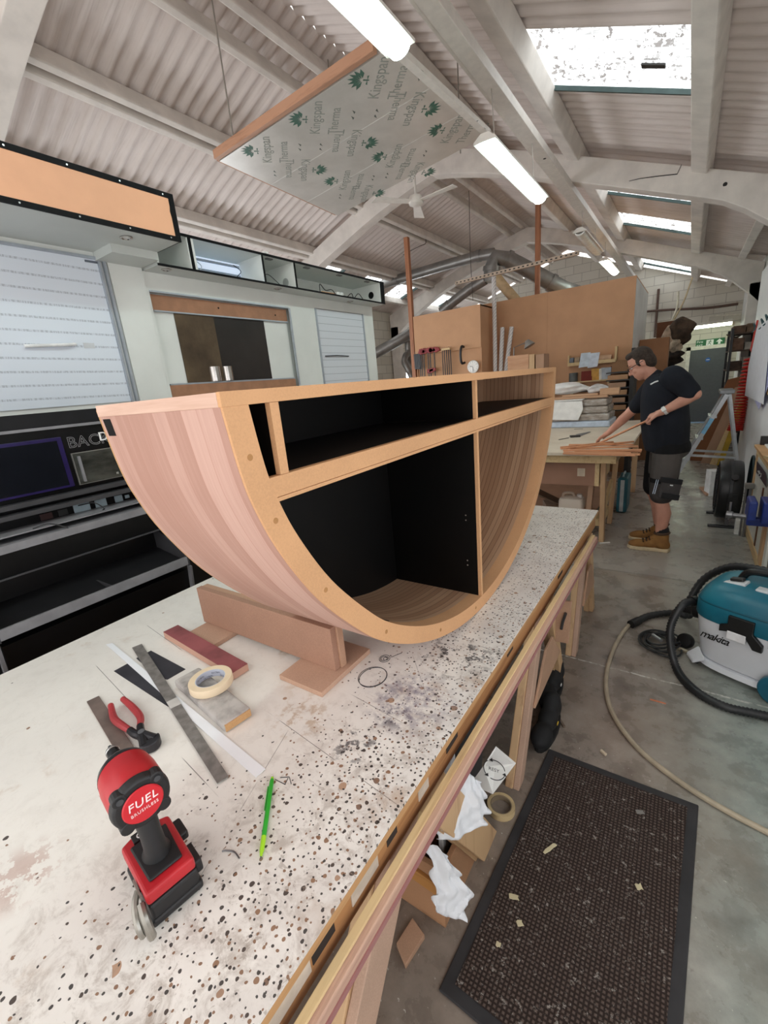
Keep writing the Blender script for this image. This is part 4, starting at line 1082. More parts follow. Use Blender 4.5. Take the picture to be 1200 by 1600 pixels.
for q in (((.0, .03), (-.005, -.01)), ((-.005, -.01), (.025, -.05)), ((-.005, -.01), (-.045, -.045)), ((.0, .025), (.035, .005)), ((0, .025), (-.035, .01))):
    rm.bar(o+Vector((q[0][0], 0, q[0][1])), o+Vector((q[1][0], 0, q[1][1])), .013, .001, up=(0, 1, 0))
part('running_figure', rm, plain('1d6a3e', .5), es)
ar = MB(); o = ex+Vector((.19, -.0115, 0))
ar.prism([o+Vector(q) for q in ((-.07, 0, 0), (0, 0, .07), (.07, 0, 0), (.025, 0, 0), (.025, 0, -.06), (-.025, 0, -.06), (-.025, 0, 0))], (0, -.001, 0))
part('arrow', ar, wsg, es)
A, B = at_y(1064, 518, 13.6), at_y(1144, 504, 13.6); z = (A.z+B.z)/2
wl = thing('strip_light', 'lit tube light on the end wall over the exit sign', 'light', ((A.x+B.x)/2, 13.6, z))
part('housing', MB().bb(A.x, B.x, 13.58, Y1-.01, z+.05, z+.11), part_w, wl)
part('tube', MB().cyl((A.x, 13.64, z+.02), (B.x, 13.64, z+.02), .035, seg=14), glow('lit end tube', 'ecfadf', TUBE*.8), wl)
part('end_cap', MB().bb(B.x, B.x+.05, 13.58, 13.72, z-.03, z+.05), plain('c8b8a0'), wl)
solo('pipe_run', MB().tube(spline([(-2.6, Y1-.06, 3.0), (-1, Y1-.06, 2.98), (.2, Y1-.07, 2.86), (.85, Y1-.06, 2.85)], 5), .03, 8), plain('5a443a', .6), 'dark pipe along the end wall above the door', 'pipe')
solo('pipe_run', MB().tube([(-.86, Y1-.05, 2.3), (-.86, Y1-.05, 3.5)], .03, 8), plain('5a443a', .6), 'upright dark pipe on the end wall', 'pipe')
solo('conduit', MB().tube([(.93, Y1-.05, 2.6), (.3, Y1-.05, 2.66), (.28, Y1-.05, 2.5)], .02, 8), plain('d8d2c4', .6), 'white conduit dropping to the end wall tube light', 'conduit')
P1, P2 = at_y(1082, 433, 10.9), at_y(1053, 500, 11)
solo('rope', MB().tube(spline([P1, P1.lerp(P2, .5)+Vector((.02, 0, -.03)), P2], 6), .014, 8), plain('cdb995', .7), 'cream cord hanging in a slant from the second frame', 'rope')
solo('rope', MB().tube(spline([at_y(1059, 464, 11.0)+Vector((0, 0, .1)), at_y(1058, 480, 11), P2+Vector((-.03, 0, 0))], 6), .02, 8), plain('d6cdbb', .7), 'thicker white cord hanging straight beside the slanted one', 'rope')
cbx = at_y(1027, 560, 10.4)
cb2 = thing('coat_board', 'brown board hung with gloves and pouches behind the man', 'board', (cbx.x+.25, 10.6, 0))
part('board', MB().bb(at_y(1025, 530, 10.6).x, at_y(1058, 530, 10.6).x, 10.6, 10.64, 0, at_y(1030, 504, 10.6).z), mdf('dark brown board', '6d4631'), cb2)
part('peg', MB().cyl((cbx.x+.25, 10.6, 2.2), (cbx.x+.25, 10.5, 2.22), .015, seg=8), steel, cb2)
def blob(name, label, cat, c, r, m_, n=6, seed=1, sub=2):
    rnd = random.Random(seed); mb = MB()
    def fn(u, v):
        th, ph = u*PI, v*2*PI
        k_ = 1+.22*math.sin(3*ph+seed)*math.sin(2*th)+.15*math.sin(5*th+ph*2+seed)
        return Vector(c)+Vector((r[0]*math.sin(th)*math.cos(ph)*k_, r[1]*math.sin(th)*math.sin(ph)*k_, r[2]*math.cos(th)*(1+.1*math.sin(2*ph))))
    mb.grid(fn, 14, 18)
    return solo(name, mb, m_, label, cat, smooth=True, angle=180)
cloth1 = plain('b39b86', .9, vary=.2, scale=8); cloth2 = plain('4a3a2e', .9, vary=.25, scale=9)
blob('work_glove', 'pale canvas pouch hanging on the coat board', 'glove', at_y(1044, 531, 10.42), (.12, .08, .24), cloth1, seed=1)
blob('work_glove', 'pale glove hanging below the dark bag', 'glove', at_y(1054, 538, 10.4), (.12, .08, .18), plain('bfae98', .9, vary=.2), seed=4)
blob('tool_bag', 'dark bag hanging at the top of the coat board', 'bag', at_y(1064, 518, 10.42), (.2, .12, .24), cloth2, seed=2)
blob('tool_bag', 'dark bundle hanging low on the coat board behind the man', 'bag', at_y(1042, 559, 10.42), (.26, .12, .16), plain('2e2520', .9, vary=.3), seed=3)
# bent steel flues at the far left
fl = MB().tube(spline([(-5.15, 9.35, 0), at_y(646, 600, 9.35), at_y(638, 578, 9.3), at_y(632, 566, 9.3), at_y(634, 556, 9.4), at_y(639, 551, 9.5)], 6), .075, 14)
solo('steel_flue', fl, galv, 'bent steel flue pipe at the far left wall, front one', 'pipe', smooth=True)
fl = MB().tube(spline([(-5.0, 9.7, 0), at_y(660, 600, 9.7), at_y(652, 580, 9.65), at_y(640, 568, 9.6), at_y(638, 550, 9.6), at_y(637, 530, 9.6)], 6), .08, 14)
solo('steel_flue', fl, galv, 'taller steel flue pipe behind the front bent flue', 'pipe', smooth=True)

blob('roof_rag', 'black rag caught on the left roof purlin beside the grey duct', 'rag', at_y(604, 361, 8.0), (.16, .08, .09), plain('19181a', .9), seed=9)
# ------------------------------------------------------------------ the far table and what stands on and under it
TZ = .93
top_far = Mat('pale worn table top', .6); tn = top_far.noise(3, 6, None, .65); top_far.color(top_far.ramp(tn, [(.3, 'cdbda9'), (.7, 'e0d3c0')])); 
tc = at_z(978, 708, TZ)
tx1, ty0 = tc.x, tc.y; ty1 = 7.0; tx0 = -2.2
tbl = thing('work_table', 'pale work table the man leans over, timber strips on top', 'table', (-1.3, 5.6, 0))
part('table_top', MB().bb(tx0, tx1, ty0, ty1, TZ-.03, TZ), top_far, tbl, bevel=.003)
part('apron', MB().bb(tx0, tx1-.08, ty0+.06, ty0+.10, TZ-.11, TZ-.031), pine, tbl)
part('apron', MB().bb(tx1-.12, tx1-.08, ty0+.101, ty1-.1, TZ-.11, TZ-.031), pine, tbl)
l1, l2 = at_z(952, 817, 0), at_z(940, 845, 0)
def splay(p, top, w=.07): part('leg', MB().bar(p, top, w, .045, up=(1, 0, 0)), pine_z, tbl, bevel=.003)
splay(Vector((l1.x, l1.y, 0)), Vector((l1.x+.03, l1.y+.02, TZ-.111)))
splay(Vector((l2.x, l2.y, 0)), Vector((l2.x-.02, l2.y+.03, TZ-.111)), .09)
part('leg', MB().bb(tx1-.13, tx1-.07, ty1-.4, ty1-.34, 0, TZ-.111), pine_z, tbl)
part('leg', MB().bb(tx0+.05, tx0+.12, ty0+.2, ty0+.27, 0, TZ-.111), pine_z, tbl)
part('leg', MB().bar((l2.x-.15, l2.y+.05, 0), (l2.x-.12, l2.y+.1, TZ-.111), .09, .045, up=(1, 0, 0)), mdf_tan, tbl)
part('brace', MB().bar((l2.x+.0, l2.y+.1, .36), (l1.x, l1.y-.03, .47), .03, .09), pine, tbl)
part('brace', MB().bb(l2.x-.1, l2.x-.02, l2.y+.1, l1.y, .12, .2), pine, tbl)
dr = part('drawer_box', MB().bb(tx0+.1, l2.x-.09, ty0+.18, ty0+.9, TZ-.36, TZ-.112), mdf('dusty brown board', 'a07a66'), tbl)
part('label_patch', MB().box(at_y(908, 738, ty0+.178), (.07, .002, .08)), plain('cdbda6'), dr)
part('end_edge', MB().bb(l2.x-.0895, l2.x-.05, ty0+.175, ty0+.9, TZ-.36, TZ-.112), pine, tbl)
part('undershelf', MB().bb(tx0+.1, l2.x-.16, ty0+.3, ty1-.3, .10, .12), mdf_tan, tbl)
jc = at_y(893, 800, ty0+.42)
jm = Mat('translucent can with brown fluid', .35); jz = jm.xyz()[2]; jm.color(jm.mix(jm.step(jz, .14, .16), 'c08f74', 'dccdbd'))
jz0 = .121
jc = thing('jerrycan', 'translucent jerrycan half full of brown liquid under the far table', 'container', (jc.x, ty0+.42, jz0))
jx = W['jerrycan'].translation.x
jb = MB()
jb.add([], [])
def superloft(secs, n=32, cap=True, c=(0, 0, 0), rot=0):
    mb = MB(); cr, sr = math.cos(rot), math.sin(rot)
    for (z, rx_, ry_, e) in secs:
        for k_ in range(n):
            a = 2*PI*k_/n; ca, sa = math.cos(a), math.sin(a)
            x = rx_*math.copysign(abs(ca)**(2/e), ca); y = ry_*math.copysign(abs(sa)**(2/e), sa)
            mb.v.append(Vector((c[0]+x*cr-y*sr, c[1]+x*sr+y*cr, c[2]+z)))
    m_ = len(secs)
    for i in range(m_-1):
        for k_ in range(n):
            l = (k_+1) % n; mb.f.append((i*n+k_, i*n+l, (i+1)*n+l, (i+1)*n+k_))
    if cap: mb.f.append(tuple(range(n))[::-1]); mb.f.append(tuple((m_-1)*n+k_ for k_ in range(n)))
    return mb
part('body', superloft([(0, .11, .08, 5), (.02, .125, .09, 5), (.22, .125, .09, 5), (.25, .115, .08, 5), (.27, .06, .05, 4)], c=(jx, ty0+.42, jz0)), jm, jc, smooth=True)
part('handle', MB().tube(spline([(jx-.09, ty0+.42, jz0+.24), (jx-.08, ty0+.42, jz0+.295), (jx+.0, ty0+.42, jz0+.30), (jx+.03, ty0+.42, jz0+.255)], 6), .016, 10), plain('bda793', .4), jc, smooth=True)
part('cap', MB().cyl((jx+.075, ty0+.42, jz0+.245), (jx+.075, ty0+.42, jz0+.295), .028, seg=18), plain('e8e2da', .4), jc, bevel=.003)
part('label_sticker', MB().bb(jx-.08, jx+.06, ty0+.3275, ty0+.3292, jz0+.03, jz0+.1), plain('c98a62', .5), jc)
for lab, q, r_, s_ in (('grey board offcut leaning under the far table', (860, 785), (0, .5, .3), (.5, .3, .02)), ('brown box lid on the shelf under the far table', (875, 800), (0, 0, .4), (.35, .25, .1))):
    c_ = at_y(*q, ty0+.75)
    solo('board_offcut', MB().box((c_.x, c_.y, .12+s_[2]/2+(.13 if r_[1] else .0)), s_, r_), mdf('dim board', '7f6a58'), lab, 'offcut', bevel=.003)
# teal tool case beyond the legs
q = at_z(975, 802, 0)
tcs = thing('tool_case', 'slim teal tool case with grey strap standing by the table legs', 'case', (q.x-.04, q.y+.12, 0))
part('shell', MB().bb(q.x-.09, q.x+.02, q.y, q.y+.36, .005, .42), plain('1f5a66', .45), tcs, bevel=.02)
part('strap', MB().bb(q.x-.055, q.x-.015, q.y-.006, q.y-.0002, .02, .40), plain('b9bdbd', .4, .3), tcs, bevel=.002)
part('handle', MB().tube([(q.x-.04, q.y+.1, .418), (q.x-.04, q.y+.1, .45), (q.x-.04, q.y+.25, .45), (q.x-.04, q.y+.25, .418)], .011, 8), plain('90a0a3', .4), tcs)
# timber strips
strip_w = wood('fresh timber strip', 'd79a72', 'bb7c56', 'X')
SL = [((876, 701), (990, 690)), ((876, 699), (958, 690.5)), ((890, 701), (997, 697.5)), ((880, 704), (1003, 703)), ((884, 703), (1002, 705.5)), ((880, 708.5), (993, 711.5)), ((881, 707), (1000, 710)), ((889, 695), (990, 694.5)), ((898, 706), (986, 708))]
words = ['topmost, slanting across', 'lying slanted under the topmost', 'ending past the middle of the pile', 'longest, near the middle', 'close behind the front pair', 'frontmost at the table edge', 'second from the front edge', 'at the back of the pile', 'shorter one between the front pair']
lev = [1, 1, 0, 1, 0, 0, 0, 0, 0]
for i, ((a0, b0), (a1, b1)) in enumerate(SL):
    z = TZ+.0085+.016*lev[i]
    A, B = at_z(a0, b0, z), at_z(a1, b1, z)
    L = (B-A); 
    if L.length > .75: B = A+L.normalized()*.75
    solo('timber_strip', MB().bar(A, B, .022, .015), strip_w, 'orange timber strip in the table pile, '+words[i], 'strip', group=None, bevel=.001)
pc = at_z(905, 680, TZ)
sq = thing('square_tool', 'dark flat square tool lying on the far table', 'tool', pc)
part('stock', MB().bar(at_z(891, 682, TZ+.012), at_z(906, 681, TZ+.012), .05, .022), plain('3a3533'), sq); part('blade', MB().prism([at_z(903, 683, TZ+.003), at_z(923, 675, TZ+.003), at_z(921, 674.5, TZ+.003), at_z(900, 679, TZ+.003)], (0, 0, .003)), plain('77787a', .35, .6), sq)
A, B = at_z(873, 687, TZ+.004), at_z(889, 684, TZ+.004)
solo('pencil', MB().cyl(A, B, .004, seg=8), plain('3a332e'), 'dark pencil lying on the far table beyond the strips', 'pencil')
A, B = at_z(897, 670.5, TZ+.002), at_z(911, 670, TZ+.002)
solo('paper_scrap', MB().bar(A, B, .03, .003), plain('8d857c'), 'small grey scrap at the back of the far table', 'scrap')
A = at_z(1003, 694, TZ+.03)
# wrapped stack on the back of the table
foam = plain('e7e5e2', .6, vary=.03); wrap = Mat('plastic wrapped boards', .25, 0, .6); wn_ = wrap.noise(8, 6, wrap.co((1, 1, 3)), .7); wrap.color(wrap.ramp(wn_, [(.3, '7d7268'), (.55, 'a99d92'), (.75, 'd6d6d8')]))
sx0, sx1 = at_y(860, 650, 6.5).x, at_y(957, 650, 6.5).x
for i, (lab, h_) in enumerate((('blue-white wrapped slab at the bottom of the stack at the back of the table', .08), ('plastic-wrapped board second from the bottom of the stack', .09), ('plastic-wrapped board in the middle of the stack', .09), ('plastic-wrapped board on top of the stack, below loose timber', .09))):
    z0_ = TZ+.001+(0, .081, .172, .263)[i]
    solo('wrapped_board', MB().bb(sx0-.2, sx1-.02*i, 6.3+.03*i, 6.9, z0_, z0_+h_), plain('b9c4d4', .35) if i == 0 else wrap, lab, 'board', bevel=.02, segs=3)
zt = TZ+.355
pf = [at_y(861, 628, 6.33), at_y(911, 626, 6.33), at_y(911, 640, 6.27), at_y(903, 657, 6.26), at_y(861, 656, 6.26)]
sh = MB().prism([Vector((p.x, 6.27, p.z)) for p in pf], (0, .012, 0))
sh.bb(pf[0].x, pf[1].x, 6.283, 6.8, zt+.0, zt+.012)
solo('foam_sheet', sh, foam, 'white ribbed foam sheet draped over the front of the wrapped stack', 'sheet', bevel=.004)
for lab, a0, a1, h_, zz_ in (('pale plank on the wrapped stack, lowest', (866, 630), (950, 624), .03, .014), ('short thick reddish block at the right end of the stack', (938, 618), (968, 616), .08, .046), ('thin plank laid over the pale plank', (880, 622), (935, 618), .025, .046)):
    A, B = at_y(*a0, 6.5), at_y(*a1, 6.5); z = zt+zz_+h_/2; A.z = B.z = z
    solo('loose_timber', MB().bar(A, B, .12, h_), wood('loose timber', 'c49a78', 'a87f60', 'X'), lab, 'timber', bevel=.003)
A = at_y(894, 612, 6.7)
blob('paper_bundle', 'crumpled white paper bundle lying on the timber of the wrapped stack', 'paper', (at_y(885, 615, 6.7).x, 6.7, zt+.15), (.28, .12, .075), foam, seed=5)
blob('plastic_bundle', 'clear crumpled plastic beside the reddish block', 'plastic', (at_y(931, 616, 6.55).x, 6.62, zt+.12), (.12, .09, .06), plain('c9c6c4', .25), seed=7)

# ------------------------------------------------------------------ the man
def remesh(o, voxel, smooth=4, fac=.5):
    md = o.modifiers.new('r', 'REMESH'); md.mode = 'VOXEL'; md.voxel_size = voxel; md.use_smooth_shade = True
    if smooth:
        md = o.modifiers.new('s', 'SMOOTH'); md.iterations = smooth; md.factor = fac
    return o
class Body(MB):
    def cap(s, a, b, ra, rb, seg=14):
        a, b = Vector(a), Vector(b); d = (b-a); L = d.length
        prof = [(ra*math.sin(t), -ra*math.cos(t)) for t in (.15, .5, .9, 1.25)]+[(ra, 0), (rb, L)]+[(rb*math.cos(t), L+rb*math.sin(t)) for t in (.32, .67, 1.07, 1.42)]
        return s.lathe(prof, a, axis=d, seg=seg)
    def ell(s, c, r, rot=(0, 0, 0), n=16):
        R = Euler(rot).to_matrix(); o = len(s.v)
        prof = [(math.sin(t), -math.cos(t)) for t in [PI*(i+.5)/n for i in range(n)]]
        s.lathe(prof, (0, 0, 0), seg=20)
        for i in range(o, len(s.v)):
            v = s.v[i]; s.v[i] = Vector(c)+R @ Vector((v.x*r[0], v.y*r[1], v.z*r[2]))
        return s
    def chain(s, pts, rs):
        for a, b, ra, rb in zip(pts[:-1], pts[1:], rs[:-1], rs[1:]): s.cap(a, b, ra, rb)
        return s
skin = Mat('skin', .5, 0, .35); sk = skin.noise(9, 4); skin.color(skin.ramp(sk, [(.3, 'b98370'), (.7, 'cf9a85')]))
navy = Mat('dark navy jersey', .85, 0, .2); nv = navy.noise(4, 5); navy.color(navy.ramp(nv, [(.3, '17191f'), (.7, '23262e')])); navy.bump(navy.noise(5, 3, navy.co((1.5, 1.5, .6))), .35, .03)
grey = plain('3e3a3a', .85, vary=.1, scale=8, bump=.2); blackc = plain('141316', .85, vary=.15, scale=10)
man = thing('person', 'man in dark T-shirt and work shorts bending over the far table to place a strip', 'person', (-.15, 4.62, 0))
hip = Vector((-.10, 4.60, .97)); nL, nR = Vector((-.10, 4.50, .93)), Vector((-.155, 4.71, .93))
kneeL, kneeR = Vector((-.115, 4.47, .50)), Vector((-.185, 4.72, .51))
ankL, ankR = Vector((-.085, 4.485, .10)), Vector((-.10, 4.735, .10))
chest = Vector((-.17, 4.60, 1.36)); neck = Vector((-.262, 4.61, 1.565)); 
headc = Vector((-.352, 4.61, 1.69))
shL, shR = Vector((-.105, 4.42, 1.555)), Vector((-.25, 4.80, 1.475))
elL = at_y(1086, 616, 4.36); elR = at_y(984, 645, 4.90)
wrL = at_y(1034, 644, 4.37); wrR = at_y(951, 676, 4.96)
haL = at_y(1008, 653, 4.40); haR = at_y(935, 686, 5.0)
b = Body()
b.ell((-.10, 4.60, .98), (.12, .17, .12)); b.ell((-.14, 4.60, 1.16), (.125, .165, .16), (0, -.15, 0)); b.ell((-.175, 4.60, 1.38), (.12, .18, .17), (0, -.3, 0))
b.cap((-.2, 4.60, 1.48), neck, .075, .06); b.cap(neck, headc+Vector((.02, 0, -.04)), .058, .06)
TILT = -.55        # head bent down towards -x
R = Euler((0, TILT, 0)).to_matrix()
def hp(x, y, z): return headc+R @ Vector((x, y, z))       # head frame: -x is the face
b.ell(hp(0, 0, .03), (.098, .078, .105), (0, TILT, 0)); b.ell(hp(-.04, 0, -.06), (.066, .062, .072), (0, TILT, 0))
b.ell(hp(-.062, 0, -.105), (.034, .038, .026), (0, TILT, 0))
b.cap(hp(-.094, 0, .018), hp(-.120, 0, -.032), .009, .016); b.ell(hp(-.108, 0, -.036), (.014, .018, .01))
b.ell(hp(-.088, 0, .035), (.016, .06, .012), (0, TILT, 0))
for s_ in (-1, 1):
    b.ell(hp(.008, s_*.081, -.012), (.02, .009, .032), (0, TILT-.2, 0)); b.ell(hp(-.072, s_*.038, -.03), (.022, .024, .022))
b.ell(hp(-.097, 0, -.072), (.010, .026, .006), (0, TILT, 0)); b.ell(hp(-.094, 0, -.086), (.010, .022, .007), (0, TILT, 0))
for sh_, el, wr in ((shL, elL, wrL), (shR, elR, wrR)):
    b.cap(sh_, el, .062, .047); b.ell(el, (.044, .044, .046))
    mid = el.lerp(wr, .3); b.chain([el, mid, wr], [.044, .047, .029])
def hand(wr, tip, up, side, curl):
    d = (tip-wr).normalized(); up = (up-d*up.dot(d)).normalized(); w_ = d.cross(up)*side
    pc_ = wr+d*.05
    b.cap(wr, wr+d*.035, .028, .027)
    for k_ in (-.5, 0, .5): b.cap(wr+d*.03+w_*k_*.04, wr+d*.092+w_*k_*.058, .017, .0145)
    for k_, L in ((-1.5, .064), (-.5, .078), (.5, .084), (1.5, .074)):
        base = wr+d*.092+w_*k_*.0205
        p1 = base+(d*math.cos(curl*.6)-up*math.sin(curl*.6))*L*.5
        p2 = p1+(d*math.cos(curl*1.5)-up*math.sin(curl*1.5))*L*.3
        p3 = p2+(d*math.cos(curl*2.3)-up*math.sin(curl*2.3))*L*.24
        b.chain([base-d*.01, p1, p2, p3], [.0105, .0098, .009, .0078])
    t0 = wr+d*.03+w_*.028; t1 = t0+d*.03+w_*.028-up*.01; t2 = t1+d*.028+w_*.004-up*.014*curl; t3 = t2+d*.022-w_*.006-up*.012*curl
    b.chain([t0, t1, t2, t3], [.016, .0125, .011, .009])
hand(wrL, haL, Vector((0, -.25, 1)), -1, 1.0)
hand(wrR, haR, Vector((0, -.1, 1)), 1, .3)
for n_, k_, a_ in ((nL, kneeL, ankL), (nR, kneeR, ankR)):
    b.cap(n_, k_, .095, .062); b.ell(k_+Vector((-.006, 0, 0)), (.06, .056, .066))
    calf = k_.lerp(a_, .33)+Vector((.018, 0, 0)); b.chain([k_, calf, k_.lerp(a_, .72), a_], [.056, .062, .047, .040])
    b.cap(a_, a_+Vector((-.14, 0, -.06)), .038, .035)
body = remesh(part('body', b, skin, man), .0062, 3)
# hair, brows, eyes, glasses
hairm = plain('33271f', .85, vary=.2, scale=60)
hb_ = Body()
hb_.ell(hp(.014, 0, .046), (.097, .081, .094), (0, TILT, 0)); 
o_ = len(hb_.v)
hb_.ell(hp(.052, 0, -.005), (.058, .079, .082), (0, TILT, 0))
hb_.ell(hp(-.044, 0, .098), (.046, .063, .034), (0, TILT+.3, 0))
for s_ in (-1, 1): hb_.ell(hp(-.016, s_*.071, .012), (.02, .011, .035), (0, TILT, 0))
hair = remesh(part('hair', hb_, hairm, man), .007, 3)
fe = plain('2f2520', .6); eyew = plain('d9d2cc', .3)
for s_ in (-1, 1):
    e_ = part('eye', Body().ell(hp(-.083, s_*.032, .004), (.010, .013, .007), (0, TILT, 0)), eyew, man, smooth=True)
    part('iris', Body().ell(hp(-.0915, s_*.032, .001), (.003, .005, .005), (0, TILT, 0)), fe, e_, smooth=True)
    part('eyebrow', Body().ell(hp(-.099, s_*.034, .043), (.006, .023, .005), (0, TILT, 0)), hairm, man, smooth=True)
gl = MB(); gfm = plain('2a2426', .35, .3)
for s_ in (-1, 1):
    ring = [hp(-.113, s_*.034+.023*math.cos(a), .002+.015*math.sin(a)) for a in [2*PI*i/16 for i in range(16)]]
    gl.tube(ring, .0022, 6, closed=True)
    gl.tube([hp(-.112, s_*.057, .008), hp(-.06, s_*.083, .01), hp(.02, s_*.087, .008)], .0028, 6)
gl.tube([hp(-.113, -.011, .004), hp(-.118, 0, .008), hp(-.113, .011, .004)], .002, 6)
gls = part('glasses', gl, gfm, man)
# T-shirt
s = Body()
rings = [(.925, -.115, .165, .185), (.96, -.118, .172, .192), (1.05, -.13, .182, .197), (1.17, -.142, .187, .200), (1.30, -.158, .182, .205), (1.42, -.172, .172, .21), (1.50, -.18, .155, .20), (1.555, -.20, .118, .155), (1.585, -.215, .07, .09)]
o = 0; n = 32
for z, cx, rx_, ry_ in rings:
    for k_ in range(n):
        a = 2*PI*k_/n
        s.v.append(Vector((cx+rx_*math.cos(a), 4.60+ry_*math.sin(a), z+.10*(rx_*math.cos(a))*(1 if z > 1.35 else 0))))
for i in range(len(rings)-1):
    for k_ in range(n):
        l = (k_+1) % n; s.f.append((i*n+k_, i*n+l, (i+1)*n+l, (i+1)*n+k_))
s.f.append(tuple(range(n))[::-1]); s.f.append(tuple((len(rings)-1)*n+k_ for k_ in range(n)))
s.cap((-.20, 4.60, 1.50), (-.242, 4.607, 1.555), .088, .07)
for sh_, el, f_ in ((shL, elL, .84), (shR, elR, .74)):
    q_ = sh_.lerp(el, f_-.08)
    s.cap(sh_+Vector((-.006, .012 if sh_ is shL else -.012, .002)), sh_.lerp(el, .35), .094, .09)
    s.cap(sh_.lerp(el, .3), q_+Vector((0, 0, -.012)), .088, .078)
tsh = remesh(part('t_shirt', s, navy, man), .009, 6)
# chest badge: found on the cloth itself
dg_ = bpy.context.evaluated_depsgraph_get(); dg_.update()
ev = tsh.evaluated_get(dg_)
inv = (Matrix.Translation((-.15, 4.62, 0))).inverted()
hits = []
for px, py in ((1017, 601), (1023, 597.5), (1029, 595.5)):
    d_ = ray(px, py).normalized(); ok, loc, nrm_, _i = ev.ray_cast(inv @ Vector((0, 0, EYE)), d_)
    if ok: hits.append(Vector((-.15, 4.62, 0))+loc+nrm_*.003)
if len(hits) == 3: part('chest_badge', MB().tube(hits, .0065, 6), plain('e3e3e3', .6), tsh)
# shorts: dark sides, grey fronts, cargo pocket, hems
sh2 = Body()
sh2.ell((-.085, 4.60, .95), (.158, .188, .12))
for n_, k_ in ((nL, kneeL), (nR, kneeR)):
    e_ = n_.lerp(k_, .88); sh2.cap(n_+Vector((0, 0, .0)), n_.lerp(k_, .5), .118, .112); sh2.cap(n_.lerp(k_, .45), e_, .112, .10)
sho = Mat('work shorts, black with grey panels', .85, 0, .2)
hx, hy, hz = sho.xyz()
g1 = sho.math('MULTIPLY', sho.math('LESS_THAN', hy, 0.01), sho.math('MULTIPLY', sho.math('GREATER_THAN', hz, .70), sho.math('LESS_THAN', hz, .92)))
g2 = sho.math('MULTIPLY', sho.math('LESS_THAN', hy, 0.01), sho.math('LESS_THAN', hz, .66))
sn = sho.noise(8, 5)
sho.color(sho.mix(sho.math('MAXIMUM', sho.math('MULTIPLY', g1, 1.0), sho.math('MULTIPLY', g2, .55)), sho.mix(sn, '100f11', '1c1b1d'), sho.mix(sn, '4a4543', '5d5754')))
sht = remesh(part('shorts', sh2, sho, man), .009, 4)
pk = Body(); pk.ell((-.06, 4.372, .61), (.085, .022, .085)); pk.ell((-.05, 4.375, .70), (.09, .02, .02))
pkt = part('cargo_pocket', MB().box((-.055, 4.368, .615), (.15, .03, .17), (0, .12, 0)), plain('3f3b3b', .85, vary=.1), man, bevel=.014, segs=3, smooth=True)
part('pocket_flap', MB().box((-.05, 4.35, .70), (.165, .012, .045), (0, .12, 0)), blackc, pkt, bevel=.004)
part('pocket_base', MB().box((-.045, 4.35, .56), (.13, .012, .05), (0, .12, 0)), blackc, pkt, bevel=.004)
part('tag', MB().box((-.045, 4.3505, .66), (.022, .004, .008), (0, .1, 0)), plain('dcdcdc'), pkt)
for dx in (0, .014): part('reflective_stripe', MB().bar((-.178+dx, 4.378, .57), (-.158+dx, 4.372, .70), .005, .004, up=(0, 1, 0)), plain('c4cfe0', .4), pkt)
# socks and boots
tanb = Mat('tan nubuck', .8, 0, .25); tnn = tanb.noise(12, 5); tanb.color(tanb.ramp(tnn, [(.3, '7d5630'), (.7, '9a7040')]))
soleb = plain('cbb796', .7, vary=.08); laceb = plain('2f2018', .8)
for a_, nm in ((ankL, 0), (ankR, 1)):
    part('sock', Body().chain([a_+Vector((0.002, 0, .105)), a_+Vector((.0, 0, .0))], [.0545, .052]), blackc, man, smooth=True)
    ax, ay = a_.x, a_.y
    bo = Body()
    bo.cap((ax, ay, .150), (ax+.005, ay, .075), .060, .060); bo.ell((ax+.012, ay, .06), (.064, .046, .055)); bo.ell((ax-.08, ay, .065), (.09, .046, .05), (0, -.25, 0))
    bo.ell((ax-.17, ay, .052), (.085, .052, .042), (0, -.05, 0)); bo.ell((ax-.21, ay, .045), (.055, .048, .034)); bo.cap((ax-.06, ay, .10), (ax-.02, ay, .13), .045, .05)
    boot = remesh(part('boot', bo, tanb, man), .007, 4)
    outl = [(ax+.078, -.0), (ax+.06, -.042), (ax-.02, -.045), (ax-.1, -.05), (ax-.18, -.056), (ax-.24, -.046), (ax-.272, -.0), (ax-.24, .046), (ax-.18, .056), (ax-.1, .05), (ax-.02, .045), (ax+.06, .042)]
    part('sole', MB().prism([(x, ay+y, .0) for x, y in outl], (0, 0, .034)), soleb, boot, bevel=.006, segs=2)
    for i in range(6):
        x = ax-.040-.024*i; z = .150-.014*i
        part('lace', MB().tube([(x, ay-.036, z-.012), (x-.01, ay-.0, z+.008), (x, ay+.036, z-.012)], .006, 6), laceb, boot)
    part('collar', MB().tube([Vector((ax+.002, ay, .178))+Vector((.055*math.cos(t), .055*math.sin(t), .006*math.cos(t))) for t in [2*PI*i/16 for i in range(16)]], .012, 8, closed=True), plain('4a3524', .8), boot, smooth=True)
# watch
d = (wrL-elL).normalized(); wc = elL.lerp(wrL, .90)
wt = part('watch', MB().lathe([(.034, -.011), (.037, -.011), (.037, .011), (.034, .011)], wc, axis=d, seg=20, cap=False), plain('d6d3cf', .5), man, smooth=True)
nrm = (Vector((0, -1, .5))-d*Vector((0, -1, .5)).dot(d)).normalized()
part('watch_case', MB().box(wc+nrm*.037, (.034, .034, .014), Matrix((d, d.cross(nrm), nrm)).transposed()), plain('e2dfda', .3), wt, bevel=.004)
# the strip he holds down
A, B = haL+Vector((.01, .02, -.03)), haR+Vector((.0, -.04, -.045))
A2 = A+(A-B).normalized()*.02
solo('timber_strip', MB().bar(A2, B, .032, .012), strip_w, 'orange timber strip held between the hands of the man', 'strip', bevel=.001)
